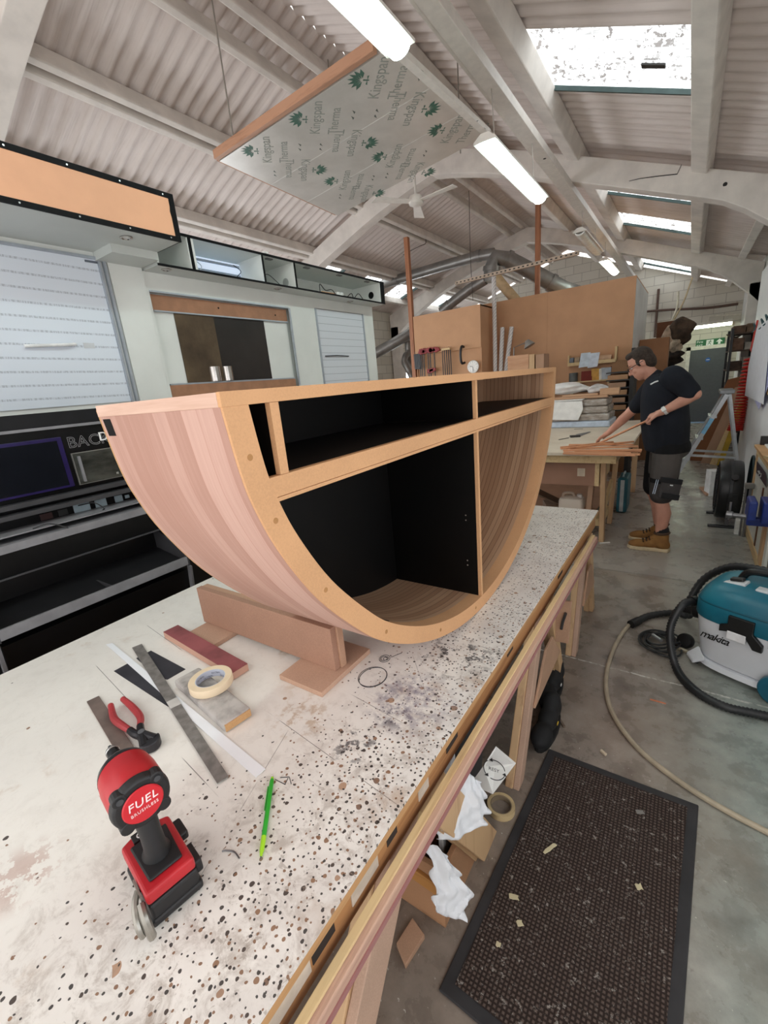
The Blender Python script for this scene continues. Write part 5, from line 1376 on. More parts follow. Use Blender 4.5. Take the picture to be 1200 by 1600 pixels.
# ------------------------------------------------------------------ right-hand side of the shop
pw = solo('white_partition', MB().bb(.72, .945, 5.32, 8.6, 0, 2.75), plain('f0f1f0', .5, vary=.02, scale=3), 'white partition panel the papers hang on, right of the red coil hose', 'partition')
wb = thing('notice_board', 'pale timber edged notice board on the white partition', 'board', (.7, 6.4, 1.4))
part('frame', MB().bb(.695, .719, 5.9, 5.94, 1.25, 2.4), pine, wb); part('frame', MB().bb(.695, .719, 5.94, 6.9, 1.25, 1.29), pine, wb)
pap = plain('e6e9ee', .6, vary=.02)
def sheet_hang(label, pts, m_, dx=.0):
    P_ = [at_x(*q, .69-dx) for q in pts]
    mb = MB().prism(P_, (-.003, 0, 0))
    return solo('drawing_sheet', mb, m_, label, 'paper')
sheet_hang('white drawing sheets hung in front, with the corner curling out', [(1183, 512), (1200, 500), (1200, 560), (1193, 632), (1178, 624), (1164, 618), (1170, 570)], pap, .02)
sheet_hang('lilac-tinted drawing sheet behind the white sheets', [(1192, 530), (1203, 520), (1202, 600), (1186, 640), (1180, 627)], plain('b9bce0', .6), .008)
for i, (px, py) in enumerate(((1180, 514), (1192, 508), (1199, 502))):
    A = at_x(px, py, .68)
    solo('wire_clip', MB().tube(spline([A+Vector((0, -.03, .03)), A+Vector((-.02, -.05, .06)), A+Vector((-.02, .03, .07)), A+Vector((0, .04, .0)), A+Vector((-.03, .0, -.04))], 6), .008, 6), plain('38585a', .4), 'dark green wire clip holding the drawing sheets, %s' % ('farthest from the camera', 'the middle one', 'nearest the camera')[i], 'clip')
# timber cabinet with vice
cb_ = thing('side_cabinet', 'pine framed side cabinet with tan top and blue vice', 'cabinet', (.75, 4.75, 0))
cx0, cy0, cy1, cz = .585, 4.1, 5.29, .86
part('top_board', MB().bb(cx0-.02, .945, cy0, cy1+.02, cz-.025, cz), mdf('tan cabinet top', 'c99f74'), cb_, bevel=.002)
part('panel', MB().bb(cx0+.012, cx0+.03, cy0, cy1-.05, .08, cz-.08), plain('dfe0d9', .6, vary=.03), cb_)
part('frame_rail', MB().bb(cx0, cx0+.045, cy0, cy1, 0, .079), pine, cb_, bevel=.002); part('frame_rail', MB().bb(cx0, cx0+.045, cy0, cy1, cz-.079, cz-.0255), pine, cb_, bevel=.002)
part('frame_stile', MB().bb(cx0, cx0+.045, cy1-.06, cy1, .0795, cz-.0795), pine_z, cb_, bevel=.002); part('frame_stile', MB().bb(cx0-.005, cx0+.04, 4.2, 4.3, .0795, cz-.0795), pine_z, cb_, bevel=.002)
part('side_panel', MB().bb(cx0+.046, .945, cy1-.02, cy1, .0, cz-.026), plain('d5d5cd', .6), cb_)
part('dark_strip', MB().bb(cx0+.004, cx0+.0115, 4.62, 4.66, .09, .6), mdf('dark strip', '6a4a38'), cb_)
dw_ = part('plum_panel', MB().prism([Vector((cx0-.003, p.y, p.z)) for p in (at_x(1183, 720, cx0), at_x(1196, 738, cx0), at_x(1198, 762, cx0), at_x(1182, 738, cx0))], (.002, 0, 0)), plain('40303c', .4), cb_)
A = at_x(1189, 740, cx0)
part('pull', MB().tube([A+Vector((-.004, -.05, .012)), A+Vector((-.016, -.05, .012)), A+Vector((-.016, .05, .012)), A+Vector((-.004, .05, .012)), A+Vector((-.004, .05, -.018)), A+Vector((-.016, .05, -.018)), A+Vector((-.016, -.05, -.018)), A+Vector((-.004, -.05, -.018))], .005, 6, closed=True), plain('c9c9c9', .3, .6), dw_)
vb = at_x(1186, 803, cx0-.06)
vc = thing('bench_vice', 'blue bench vice bolted to the front of the pine cabinet', 'vice', vb)
blue = plain('22357c', .4, vary=.1)
part('front_jaw', MB().box(vb+Vector((-.05, 0, .04)), (.05, .2, .15)), blue, vc, bevel=.012, segs=3)
part('rear_jaw', MB().box(vb+Vector((.03, 0, .03)), (.05, .2, .17)), blue, vc, bevel=.01, segs=3)
part('slide', MB().box(vb+Vector((-.0, 0, -.06)), (.14, .07, .06)), blue, vc, bevel=.01)
part('screw', MB().cyl(vb+Vector((-.06, .0, -.03)), vb+Vector((-.17, .03, -.03)), .018, seg=14), steel, vc)
part('tommy_bar_boss', MB().cyl(vb+Vector((-.15, .025, -.03)), vb+Vector((-.19, .033, -.03)), .028, seg=14), steel, vc, bevel=.003)
part('tommy_bar', MB().cyl(vb+Vector((-.172, .03, -.07)), vb+Vector((-.172, .03, .07)), .008, seg=10), steel, vc)
A = at_x(1163, 772, cx0-.02)
cl = thing('bar_clamp', 'long steel bar clamp standing against the end of the pine cabinet', 'clamp', (A.x, 5.12, 0))
part('bar', MB().cyl((A.x, 5.12, 0), (A.x, 5.12, .52), .012, seg=10), steel, cl); part('bar', MB().cyl((A.x-.03, 5.14, 0), (A.x-.03, 5.14, .5), .009, seg=10), steel, cl); part('head', MB().box((A.x-.01, 5.13, .50), (.07, .05, .05)), plain('85827c', .4, .4), cl, bevel=.006)
for i, (y, dz, s_) in enumerate(((4.55, 0, .14), (4.42, .021, .1))):
    solo('wood_scrap', MB().box((cx0+.05, y, cz+.0105+dz), (.12, s_, .02), (0, 0, .3)), pine, ('pale scrap lying on the pine cabinet top', 'smaller scrap lying nearer on the cabinet top')[i], 'scrap')
wcx = at_x(1186, 694, .68)
solo('paper_stack', MB().bb(.63, .9, 4.75, 5.25, cz+.0005, cz+.012), plain('e9e9e6', .6), 'white papers on the far end of the cabinet top', 'paper')
solo('black_tray', MB().bb(.60, .70, 5.26, 5.31, cz+.0005, cz+.08), blackp, 'small black tray standing on the cabinet corner', 'tray', bevel=.005)
# drum fan
fcx, fcy, fr_ = .44, 5.60, .30
df = thing('drum_fan', 'black drum fan on feet beside the pine cabinet', 'fan', (fcx, fcy, 0))
fb_ = plain('17181a', .38, vary=.1)
cz_ = .345
part('drum', MB().lathe([(fr_*.86, -.10), (fr_*.97, -.095), (fr_, -.07), (fr_, .07), (fr_*.97, .095), (fr_*.86, .1)], (fcx, fcy, cz_), axis=(1, 0, 0), seg=48), fb_, df, smooth=True)
gm = MB()
for i in range(1, 8): gm.tube([Vector((fcx-.105, fcy+fr_*.11*i*math.cos(t), cz_+fr_*.11*i*math.sin(t))) for t in [2*PI*k_/36 for k_ in range(36)]], .004, 5, closed=True)
for k_ in range(12):
    t = 2*PI*k_/12; gm.cyl((fcx-.104, fcy, cz_), (fcx-.104, fcy+fr_*.86*math.cos(t), cz_+fr_*.86*math.sin(t)), .004, seg=5)
part('grille', gm, plain('303236', .4, .5), df)
part('rim_band', MB().lathe([(fr_+.001, -.015), (fr_+.006, -.012), (fr_+.006, .012), (fr_+.001, .015)], (fcx, fcy, cz_), axis=(1, 0, 0), seg=48, cap=False), plain('2a2b2e', .35), df)
for y in (fcy-.24, fcy+.24):
    part('foot', MB().bar((fcx-.15, y, .011), (fcx+.12, y, .011), .05, .022), plain('2c2d30', .4), df, bevel=.006)
    part('strut', MB().bar((fcx-.0, y, .022), (fcx, fcy+(.2 if y > fcy else -.2), .17), .03, .06), fb_, df)
part('knob', MB().cyl((fcx+.02, fcy-.25, cz_+.17), (fcx+.02, fcy-.275, cz_+.19), .03, seg=16), plain('2e2f33', .3), df)
part('control_box', MB().box((fcx+.02, fcy-.29, cz_-.04), (.09, .03, .14)), fb_, df, bevel=.008)
solo('white_box', MB().box((.535, 5.3, .061), (.06, .07, .12)), plain('d9d9d4', .5), 'small white adaptor box at the foot of the drum fan', 'box', bevel=.006)
solo('white_block', MB().box((.52, 5.18, .025), (.05, .04, .048)), plain('e3e3df', .5), 'tiny white block on the floor in front of the drum fan', 'block', bevel=.004)
q = at_z(1118, 776, 0)
solo('white_box', MB().box((q.x+.02, q.y+.1, .16), (.24, .16, .318), (0, 0, .3)), plain('dedddb', .6), 'white box on the floor behind the drum fan', 'box', bevel=.003)
A, B = at_z(1096, 762, .02), at_z(1107, 773, .02)
solo('wood_offcut', MB().bar(A, B, .05, .03), mdf_tan, 'tan offcut lying in front of the white box', 'offcut')
coil = MB()
for i in range(5):
    coil.tube([Vector((.60+.012*i, 5.58+.14*math.sin(t)*(1+.05*i), .46-.03*i+.24*math.cos(t))) for t in [2*PI*k_/28 for k_ in range(28)]], .011, 6, closed=True)
solo('cable_coil', coil, plain('10262a', .5), 'dark green cable coil hanging behind the drum fan', 'cable', smooth=True)
# step ladder
aluL = plain('b9bcbf', .35, .55, vary=.05)
ap_ = at_y(1136, 616, 7.5)
ld = thing('step_ladder', 'open aluminium step ladder behind the man', 'ladder', (.3, 7.5, 0))
ft = at_y(1066, 728, 7.5); k_ = (ap_.z-0)/(ap_.z-ft.z); foot = ap_+(ft-ap_)*k_
bk_ = at_y(1156, 680, 7.5); k2 = ap_.z/(ap_.z-bk_.z); foot2 = ap_+(bk_-ap_)*k2; foot2.x = min(foot2.x, .7); 
for dy in (0, .42):
    part('stile', MB().bar(foot+Vector((0, dy, 0)), ap_+Vector((0, dy*.8, 0)), .05, .09, up=(0, 1, 0)), aluL, ld)
    part('rear_leg', MB().bar(foot2+Vector((0, dy, 0)), ap_+Vector((.03, dy*.8, 0)), .035, .05, up=(0, 1, 0)), aluL, ld)
    z_ = .36
    part('spreader', MB().bar(foot.lerp(ap_, z_/ap_.z)+Vector((0, dy, 0)), foot2.lerp(ap_, z_/ap_.z)+Vector((0, dy, -.03)), .02, .03), aluL, ld)
for i in range(1, 4):
    f_ = i/4; c_ = foot.lerp(ap_, f_)
    part('tread', MB().box(c_+Vector((0, .2, 0)), (.09, .40, .03)), aluL, ld)
part('top_cap', MB().box(ap_+Vector((.0, .17, .03)), (.16, .42, .05)), plain('8f9294', .4, .3), ld, bevel=.01)
d = (ap_-foot).normalized(); c_ = foot.lerp(ap_, .66)
part('blue_sticker', MB().bar(c_-d*.12+Vector((0, -.047, 0)), c_+d*.1+Vector((0, -.047, 0)), .002, .05, up=(1, 0, 0)), plain('7fb7d8', .5), ld)
# red spiral air hose
hx_, hy_ = .62, 8.15
z0, z1 = .62, 1.62
hp_ = []
for i in range(26*12+1):
    t = i/12; z = z0+(z1-z0)*(t/26)**1.35; r_ = .085*(1-.35*t/26)
    hp_.append((hx_+r_*math.cos(2*PI*t)+.06*(t/26), hy_+r_*math.sin(2*PI*t), z))
hp_ += [(hx_+.06, hy_+.02, z1+.1), (hx_+.09, hy_+.05, 2.1)]
solo('air_hose', MB().tube(hp_, .012, 6), plain('c02b20', .4), 'red spiral air hose hanging by the step ladder', 'hose', smooth=True)
for i, (x0, y0, w_, lab, m_) in enumerate(((.12, 9.0, .2, 'wide brown board leaning behind the step ladder', mdf('brown board', '8a5a3c')), (.28, 8.8, .14, 'tan board leaning in front of the wide brown board', mdf_tan), (.40, 8.7, .08, 'pale narrow board leaning behind the red air hose', pine))):
    solo('leaning_board', MB().prism([(x0, y0, 0), (x0+w_, y0-.05, 0), (.72+.03*i, y0+.05, 1.35-.12*i), (.72-w_+.03*i, y0+.1, 1.3-.12*i)], (0, .02, 0)), m_, lab, 'board')
solo('yellow_level', MB().bar((.52, 8.6, 0), (.70, 8.62, .95), .07, .03, up=(0, 1, 0)), plain('c9a52f', .5), 'yellow level leaning behind the red air hose', 'level')
# steel shelving at the end
sr = thing('shelving', 'black steel shelving full of brown stock by the end door', 'shelving', (.72, 10.3, 0))
for x in (.555, .90):
    for y in (10.0, 10.9): part('post', MB().bb(x-.02, x+.02, y-.02, y+.02, 0, 2.1), blackp, sr)
sz_ = [.35, .72, 1.08, 1.42, 1.74, 2.02]
for z in sz_: part('shelf', MB().bb(.535, .94, 9.985, 10.92, z-.02, z), mdf('grey brown shelf', '5a4a40'), sr)
cols = ['4a382d', '9a9388', '6b5040', 'b3aca2', '5d4637', '8a6f5a']
for i, z in enumerate(sz_):
    for j in range(2):
        w_ = .17; x0 = .56+.185*j; h_ = (.14, .2, .12)[(i+j) % 3]
        solo('stock_box', MB().bb(x0, x0+w_, 10.02+.06*j, 10.6, z+.0005, z+h_), plain(cols[(i*2+j) % 6], .8, vary=.15), '%s stock box, %s on the steel shelving' % (('brown', 'grey', 'tan')[(i+j) % 3], ('lowest shelf', 'second shelf', 'third shelf', 'fourth shelf', 'fifth shelf', 'top shelf')[i]+(' left' if j == 0 else ' right')), 'box', bevel=.006)
solo('bent_sheet', MB().prism([at_y(1136, 522, 10.2), at_y(1150, 526, 10.2), at_y(1163, 521, 10.2), at_y(1150, 530, 10.2)], (0, .4, 0)), plain('6a5a4c', .8), 'bent dark sheet on top of the steel shelving', 'sheet')
# ------------------------------------------------------------------ floor: mat, vacuum, hoses, things under the bench
rubber = Mat('ribbed rubber mat', .8, 0, .3)
rxx, ryy, _z = rubber.xyz()
gx = rubber.math('ABSOLUTE', rubber.math('SUBTRACT', rubber.math('FRACT', rubber.math('MULTIPLY', rxx, 80)), .5))
gy = rubber.math('ABSOLUTE', rubber.math('SUBTRACT', rubber.math('FRACT', rubber.math('MULTIPLY', ryy, 80)), .5))
gh = rubber.math('MULTIPLY', rubber.step(gx, .12, .3), rubber.step(gy, .12, .3))
lint = rubber.step(rubber.noise(55, 5, None, .75), .585, .66)
lint2 = rubber.math('MULTIPLY', rubber.step(rubber.noise(4, 4), .45, .7), rubber.step(rubber.noise(150, 3), .6, .7))
rc = rubber.mix(gh, '2b201c', '5a4c45')
rc = rubber.mix(rubber.math('MULTIPLY', rubber.math('MAXIMUM', lint, lint2), .7), rc, 'a9a39b')
rubber.color(rc); rubber.bump(gh, .6, .006)
matb = plain('2b2a2c', .7, vary=.12, scale=10)
c0, c1 = at_z(858, 1169, .012), at_z(1092, 1257, .012)
c3 = at_z(685, 1545, .012); c2 = c1+(c3-c0)*1.02
mt = thing('rubber_mat', 'black ribbed rubber mat with smooth border on the floor beside the bench', 'mat', ((c0+c2)/2).to_2d().to_3d())
ctr = (c0+c2)/2
def ins(p, d):
    ux = (c1-c0).normalized(); uy = (c3-c0).normalized()
    sx_ = 1 if (p-ctr).dot(ux) < 0 else -1; sy_ = 1 if (p-ctr).dot(uy) < 0 else -1
    return p+ux*d*sx_+uy*d*sy_
q4 = [Vector((p.x, p.y, .001)) for p in (c0, c1, c2, c3)]
part('border', MB().prism(q4, (0, 0, .009)), matb, mt, bevel=.004)
part('ribbed_field', MB().prism([Vector((ins(p, .035).x, ins(p, .035).y, .0101)) for p in (c0, c1, c2, c3)], (0, 0, .0035)), rubber, mt)
for lab, px, py, l, w_, a in (('pale strip of wood lying in the upper middle of the mat', 859, 1326, .06, .014, 1.1), ('pale chip with a jagged tail on the left of the mat', 803, 1402, .035, .02, .3), ('whitish pebble-like chip on the right of the mat', 998, 1386, .02, .022, .5),
                              ('small cream chip in the lower left of the mat', 779, 1476, .014, .016, 0), ('faint tan flake below the jagged chip on the mat', 812, 1443, .02, .02, .6), ('grey flake near the far right corner of the mat', 1000, 1269, .026, .022, .4)):
    p = at_z(px, py, .0137)
    mb = MB(); rnd = random.Random(px)
    ux = Vector((math.cos(a), math.sin(a), 0)); uy = Vector((-math.sin(a), math.cos(a), 0))
    out_ = [(-.5, -.4), (-.1, -.5), (.3, -.35), (.5, -.5), (.45, .1), (.5, .45), (.1, .35), (-.25, .5), (-.5, .3)]
    mb.prism([p+ux*(q[0]*l*rnd.uniform(.8, 1.15))+uy*(q[1]*w_*rnd.uniform(.7, 1.2)) for q in out_], (0, 0, .004))
    solo('wood_chip', mb, plain('c9bf9c' if 'grey' not in lab else '7d7a75', .8), lab, 'chip', bevel=.001)
for lab, px, py, l, a, c_ in (('short pale peg lying on the floor beyond the mat', 943, 1176, .03, -.6, 'c2b39c'), ('dark splinter on the floor near the shoes', 878, 1130, .05, -.9, '6a5a4c'), ('white sliver on the floor by the far table leg', 945, 848, .10, .6, 'd9d4cc'), ('steel bolt lying on the floor under the rail', 748, 1312, .055, 2.0, 'a5a9aa')):
    p = at_z(px, py, .007); d = Vector((math.cos(a), math.sin(a), 0))*l/2
    if 'bolt' in lab:
        t = thing('bolt', lab, 'bolt', (p.x, p.y, 0)); part('shank', MB().cyl(p-d, p+d, .006, seg=10), steel, t); part('bolt_head', MB().cyl(p-d*1.15, p-d*.99, .01, seg=6), steel, t)
    else: solo('wood_splinter', MB().bar(p-d, p+d, .012, .012), plain(c_, .7), lab, 'splinter', bevel=.002)

# vacuum
teal = Mat('teal plastic', .38, 0, .5); teal.color(teal.mix(teal.step(teal.noise(4, 4), .4, .7), '0f5f74', '1a7488'))
vwhite = plain('d5d7dc', .4, vary=.02, scale=4); vblack = plain('151617', .4, vary=.1)
VC = Vector((.43, 2.80, 0)); VR = -.42
vac = thing('vacuum_cleaner', 'teal and white shop vacuum standing on the floor at the right', 'vacuum', VC, VR)
def V(x, y, z): return Vector((x, y, z))
def vpart(nm, mb, m_, par=None, **k):
    for v in mb.v: v *= 1.11
    return part(nm, mb, m_, par or vac, local=True, **k)
vpart('tub', superloft([(.05, .185, .165, 3.2), (.065, .20, .18, 3.4), (.20, .215, .195, 3.8), (.285, .222, .202, 4), (.29, .222, .202, 4)], 48), vwhite, smooth=True)
vpart('motor_head', superloft([(.2905, .226, .206, 4), (.30, .23, .21, 4), (.37, .228, .208, 4), (.41, .215, .195, 3.6), (.445, .19, .17, 3.2), (.465, .15, .135, 3), (.472, .10, .09, 3)], 48), teal, smooth=True)
vpart('trim_line', superloft([(.375, .2285, .2085, 4), (.379, .2295, .2095, 4), (.383, .2275, .2075, 4)], 48, cap=False), plain('0d4f60', .4), smooth=True)
# latch on the near face (local -y)
lt = vpart('latch', MB().prism([V(-.055, -.203, .36), V(.045, -.203, .36), V(.045, -.203, .30), V(.085, -.203, .26), V(.085, -.203, .225), V(.05, -.203, .225), V(.02, -.203, .27), V(-.05, -.203, .275), V(-.085, -.203, .265), V(-.085, -.203, .30), V(-.055, -.203, .315)], (0, -.018, 0)), vblack, bevel=.004)
vpart('latch_tab', MB().box((-.015, -.212, .262), (.075, .022, .045)), plain('e4e4e6', .4), None, bevel=.005)
tx = lettering(None, 'makita', .054, (-.168, -.1965, .19), (1, 0, 0), (0, 0, 1), None, None, extrude=.002, shear=.35, spacing=.85)
vpart('lettering', tx, vblack)
vn = MB()
for i in range(7): vn.box((.15+.004*i, -.2085, .40-.016*i), (.11, .006, .006))
vpart('vent_slots', vn, vblack)
vpart('vent_hood', MB().prism([V(.08, -.205, .425), V(.22, -.205, .415), V(.22, -.225, .405), V(.10, -.225, .415)], (0, 0, .008)), vblack)
vpart('seam_line', MB().tube([V(.10, -.2055, .288), V(.10, -.2045, .255), V(.13, -.2045, .25), V(.15, -.205, .28), V(.2, -.205, .287)], .002, 5), plain('9fa3aa', .5))
vpart('socket_hole', MB().box((.125, -.208, .30), (.03, .006, .018)), vblack)
hd = MB().tube(spline([V(-.10, 0, .455), V(-.07, 0, .505), V(.0, 0, .52), V(.10, 0, .52), V(.16, 0, .46)], 6), .017, 10)
vpart('carry_handle', hd, vblack, smooth=True)
vpart('switch_plate', MB().box((-.09, -.07, .464), (.09, .06, .02), (0, -.2, 0)), plain('c9cdd0', .4), None, bevel=.006)
vpart('switch', MB().box((-.09, -.06, .479), (.055, .035, .018), (0, -.2, 0)), vblack, None, bevel=.006)
vpart('accessory_plate', MB().box((.05, -.09, .473), (.11, .05, .012)), plain('c9cdd0', .4), None, bevel=.006)
vpart('hose_inlet', MB().lathe([(.045, 0), (.045, .04), (.036, .05), (.036, .10)], (-.222, -.03, .24), axis=(-1, 0, -.1), seg=20), vblack, smooth=True)
vpart('base_skirt', superloft([(.018, .20, .18, 3), (.03, .215, .20, 3.2), (.055, .205, .19, 3.2)], 40), vwhite, smooth=True)
vpart('foot_bumper', MB().prism([V(-.235, -.15, .02), V(-.18, -.205, .02), V(-.13, -.20, .06), V(-.19, -.13, .075)], (0, 0, .018)), vwhite, None, bevel=.008)
for x, y in ((-.19, -.15), (.17, -.17), (-.19, .15), (.17, .17)):
    cst = vpart('caster', MB().cyl((x-.015, y, .025), (x+.015, y, .025), .0245, seg=16), vblack)
vpart('wheel', MB().cyl((.16, -.235, .07), (.16, -.20, .07), .07, seg=28), plain('1b5d73', .4), None, bevel=.008)
def ribbed(label, pts, r, pitch=.016, name='vacuum_hose', m_=None, n=14):
    c_ = spline(pts, n); L = [0]
    for a, b in zip(c_[:-1], c_[1:]): L.append(L[-1]+(b-a).length)
    N = int(L[-1]/pitch*2); out = []; rs = []; j = 0
    for i in range(N+1):
        s_ = L[-1]*i/N
        while j < len(L)-2 and L[j+1] < s_: j += 1
        f_ = (s_-L[j])/max(1e-9, L[j+1]-L[j]); out.append(c_[j].lerp(c_[j+1], f_)); rs.append(r if i % 2 else r*.80)
    t = thing(name, label, 'hose', out[0])
    part('ribbed_tube', MB().tube(out, rs, 14), m_ or plain('232426', .45, vary=.08), t, smooth=True, angle=180)
    return t, out
h1, o1 = ribbed('ribbed black hose looping down in front of the vacuum', [at_y(1089, 938, 2.83), at_y(1066, 946, 2.75), at_y(1047, 985, 2.68), at_z(1056, 1042, .03), at_z(1085, 1078, .024), at_z(1130, 1103, .024), at_z(1180, 1115, .024), at_z(1240, 1128, .024)], .023)
part('cuff', MB().tube([o1[0], o1[1], o1[3], o1[5]], .028, 14), vblack, h1, smooth=True)
h2, o2 = ribbed('smooth black hose arching over the back of the vacuum', [at_y(1067, 965, 3.02), at_y(1078, 938, 3.1), at_y(1100, 905, 3.15), at_y(1140, 886, 3.1), at_y(1180, 889, 3.0), at_y(1225, 900, 2.9)], .024, .03)
h3, o3 = ribbed('black hose end lying on the floor left of the vacuum', [at_z(993, 972, .024), at_z(1012, 963, .024), at_z(1040, 958, .026), at_z(1062, 958, .035), at_y(1078, 962, 3.1)], .023, .03)
part('cuff', MB().tube([o3[0]-(o3[2]-o3[0]).normalized()*.05, o3[0], o3[2]], .027, 14), vblack, h3, smooth=True)
ph = spline([at_z(q[0], q[1], .012) for q in ((1005, 966), (985, 974), (963, 1005), (949, 1045), (948, 1085), (963, 1125), (1000, 1172), (1060, 1220), (1130, 1264), (1210, 1306), (1290, 1350))]+[Vector((.72, 1.2, .012)), Vector((.86, .8, .012))], 10)
solo('air_line', MB().tube(ph, .0115, 10), plain('a89b86', .5), 'beige air line curving across the floor to the vacuum', 'hose', smooth=True)
cc = at_z(1030, 1008, .0)
cp = []
for i in range(6*24+1):
    t = i/24; r_ = .105-.014*(t % 3)+.008*math.sin(t*2); cp.append((cc.x+r_*1.05*math.cos(2*PI*t+.4*math.sin(t))+.012*math.sin(t*1.7), cc.y+r_*1.25*math.sin(2*PI*t), .008+.0085*(t/6*4.5)))
cp += [(cc.x+.12, cc.y+.08, .03), (cc.x+.17, cc.y+.05, .05)]
cc_ = thing('power_cable', 'coiled grey power cable with plug beside the vacuum', 'cable', cc)
part('cable', MB().tube(cp, .006, 6), plain('2c2d2e', .5), cc_, smooth=True)
A, B = at_z(1020, 992, .045), at_z(1033, 1001, .05)
part('plug_sleeve', MB().cyl(A, B, .011, seg=12), plain('b5b7b8', .3, .6), cc_)
A = at_z(1071, 1001, .05)
part('socket', MB().lathe([(.042, -.02), (.045, 0), (.04, .02), (.02, .024)], A, axis=(-.5, -.8, .4), seg=20), vblack, cc_, smooth=True)
A, B = at_z(1058, 1012, .012), at_z(1078, 1020, .012)
solo('aluminium_tube', MB().cyl(A, B+(B-A)*.6, .012, seg=12), plain('b3a994', .4, .4), 'pale metal tube lying by the coiled cable', 'tube')

# black safety shoes by the bench leg
shoem = plain('121214', .8, vary=.2, scale=20)
for i, (px, py, lab) in enumerate(((848, 1163, 'front black work shoe on the floor behind the bench leg'), (856, 1098, 'rear black work shoe on the floor behind the bench leg'))):
    p = at_z(px, py, 0); p.x = min(p.x, -.35); y0 = p.y
    sh = thing('work_shoe', lab, 'shoe', p)
    bo = Body(); bo.ell((p.x-.005, y0+.0, .05), (.05, .075, .048)); bo.ell((p.x-.005, y0+.12, .055), (.046, .09, .055)); bo.ell((p.x-.005, y0+.20, .065), (.044, .06, .065)); bo.cap((p.x-.005, y0+.14, .08), (p.x-.005, y0+.19, .115), .035, .042)
    u_ = remesh(part('upper', bo, shoem, sh), .007, 3)
    part('sole', MB().prism([(p.x-.005+.052*math.cos(t), y0+.10+.165*math.sin(t), 0) for t in [2*PI*k_/20 for k_ in range(20)]], (0, 0, .026)), plain('0c0c0d', .7), sh, bevel=.005)
    part('logo_tag', MB().box((p.x+.044, y0+.10, .06), (.004, .018, .01)), plain(('c9a93a', 'd0d0d0')[i]), sh)
# crate, wipes and offcuts under the near end
cr = thing('offcut_crate', 'open brown crate of offcuts on the floor under the near end of the bench', 'crate', (-.72, .98, 0))
kx0, kx1, ky0, ky1, kz = -.98, -.50, .83, 1.10, .25
for nm, a in (('end_board', (kx0, kx1, ky0, ky0+.018, .0, kz)), ('end_board', (kx0, kx1, ky1-.018, ky1, .0, kz)), ('side_board', (kx1-.018, kx1, ky0+.0185, ky1-.0185, 0, kz-.02)), ('side_board', (kx0, kx0+.018, ky0+.0185, ky1-.0185, 0, kz)), ('base_board', (kx0+.0185, kx1-.0185, ky0+.0185, ky1-.0185, .0, .018))):
    part(nm, MB().bb(*a), mdf('crate board', 'a37b5c'), cr, bevel=.002)
part('torn_strip', MB().bar((kx1-.2, ky0-.006, kz-.06), (kx1+.02, ky0-.006, kz-.08), .01, .05), wood('torn ply', 'b07c43', '7e5226', 'X'), cr)
for i, (x, y, w_, h_, m_, lab) in enumerate(((-.57, 1.02, .12, .40, plain('b9b9b8', .6), 'grey-white board offcut standing in the crate, in front'), (-.66, .98, .14, .36, mdf_tan, 'tan offcut standing in the crate beside the grey-white one'), (-.78, .95, .16, .34, mdf('brown offcut', '94694a'), 'brown offcut standing deepest in the crate'))):
    solo('offcut_board', MB().box((x, y, .0185+h_/2), (.016, w_+.08, h_-.0), (0, 0, .2)), m_, lab, 'offcut', bevel=.002)
def drape(label, P_, seed, amp=.006):
    rnd = random.Random(seed); R_, C_ = len(P_)-1, len(P_[0])-1
    def base(u, v):                                # bilinear through the given corner points
        r = min(int(u*R_), R_-1); c = min(int(v*C_), C_-1); fu, fv = u*R_-r, v*C_-c
        return P_[r][c].lerp(P_[r][c+1], fv).lerp(P_[r+1][c].lerp(P_[r+1][c+1], fv), fu)
    ridges = [(rnd.uniform(0, PI), rnd.uniform(3, 11), rnd.uniform(0, 6), rnd.uniform(.4, 1)) for _ in range(7)]
    def fn(u, v):
        h = 0
        for a, f_, p_, w_ in ridges:
            t = (u*math.cos(a)+v*math.sin(a))*f_+p_
            h += w_*(abs((t % 2)-1)-.5)            # sharp creases
        e = .012*math.sin(19*u+seed)*(1 if v in (0, 1) else 0)
        return base(u, v)+Vector((h*amp+e, -h*amp*.4, h*amp*.7))
    return solo('paper_wipe', MB().grid(fn, 26, 22), plain('d8dade', .75, vary=.02), label, 'wipe', smooth=True, angle=25, solid=.0012)
def pz(px, py, z): return at_z(px, py, z)
drape('crumpled white wipe draped below the bench rail, nearer the white card', [[pz(700, 1255, .50), pz(728, 1205, .50), pz(752, 1222, .46)], [pz(690, 1290, .44), pz(725, 1260, .44), pz(764, 1264, .38)], [pz(684, 1312, .38), pz(715, 1312, .36), pz(752, 1290, .35)]], 3)
drape('crumpled white wipe hanging over the crate edge, nearer the camera', [[pz(664, 1318, .38), pz(684, 1322, .38), pz(694, 1334, .36)], [pz(672, 1345, .33), pz(698, 1355, .33), pz(716, 1364, .30)], [pz(680, 1392, .26), pz(706, 1396, .24), pz(737, 1396, .22)], [pz(680, 1424, .2), pz(700, 1434, .18), pz(722, 1436, .16)]], 8)
cd = [pz(755, 1197, .42), pz(775, 1166, .42), pz(806, 1192, .40), pz(770, 1240, .36), pz(735, 1225, .36)]
card = thing('white_card', 'white card with printed recycling mark poking out below the bench rail', 'card', sum(cd, Vector())/5)
part('sheet', MB().prism(cd, (0, 0, -.003)), plain('dddcd8', .6, vary=.02), card)
n_ = (cd[1]-cd[0]).cross(cd[2]-cd[0]).normalized(); n_ = n_ if n_.z > 0 else -n_
cen = pz(772, 1204, .41)
e1 = (pz(786, 1208, .405)-cen).normalized(); e1 = (e1-n_*e1.dot(n_)).normalized(); e2 = n_.cross(e1)
def onc(x, y): return cen+e1*x+e2*y+n_*.004
tm = lettering(None, 'RESY', .017, onc(-.02, -.006), e1, e2, None, None, extrude=.0003)
part('lettering', tm, blackp, card)
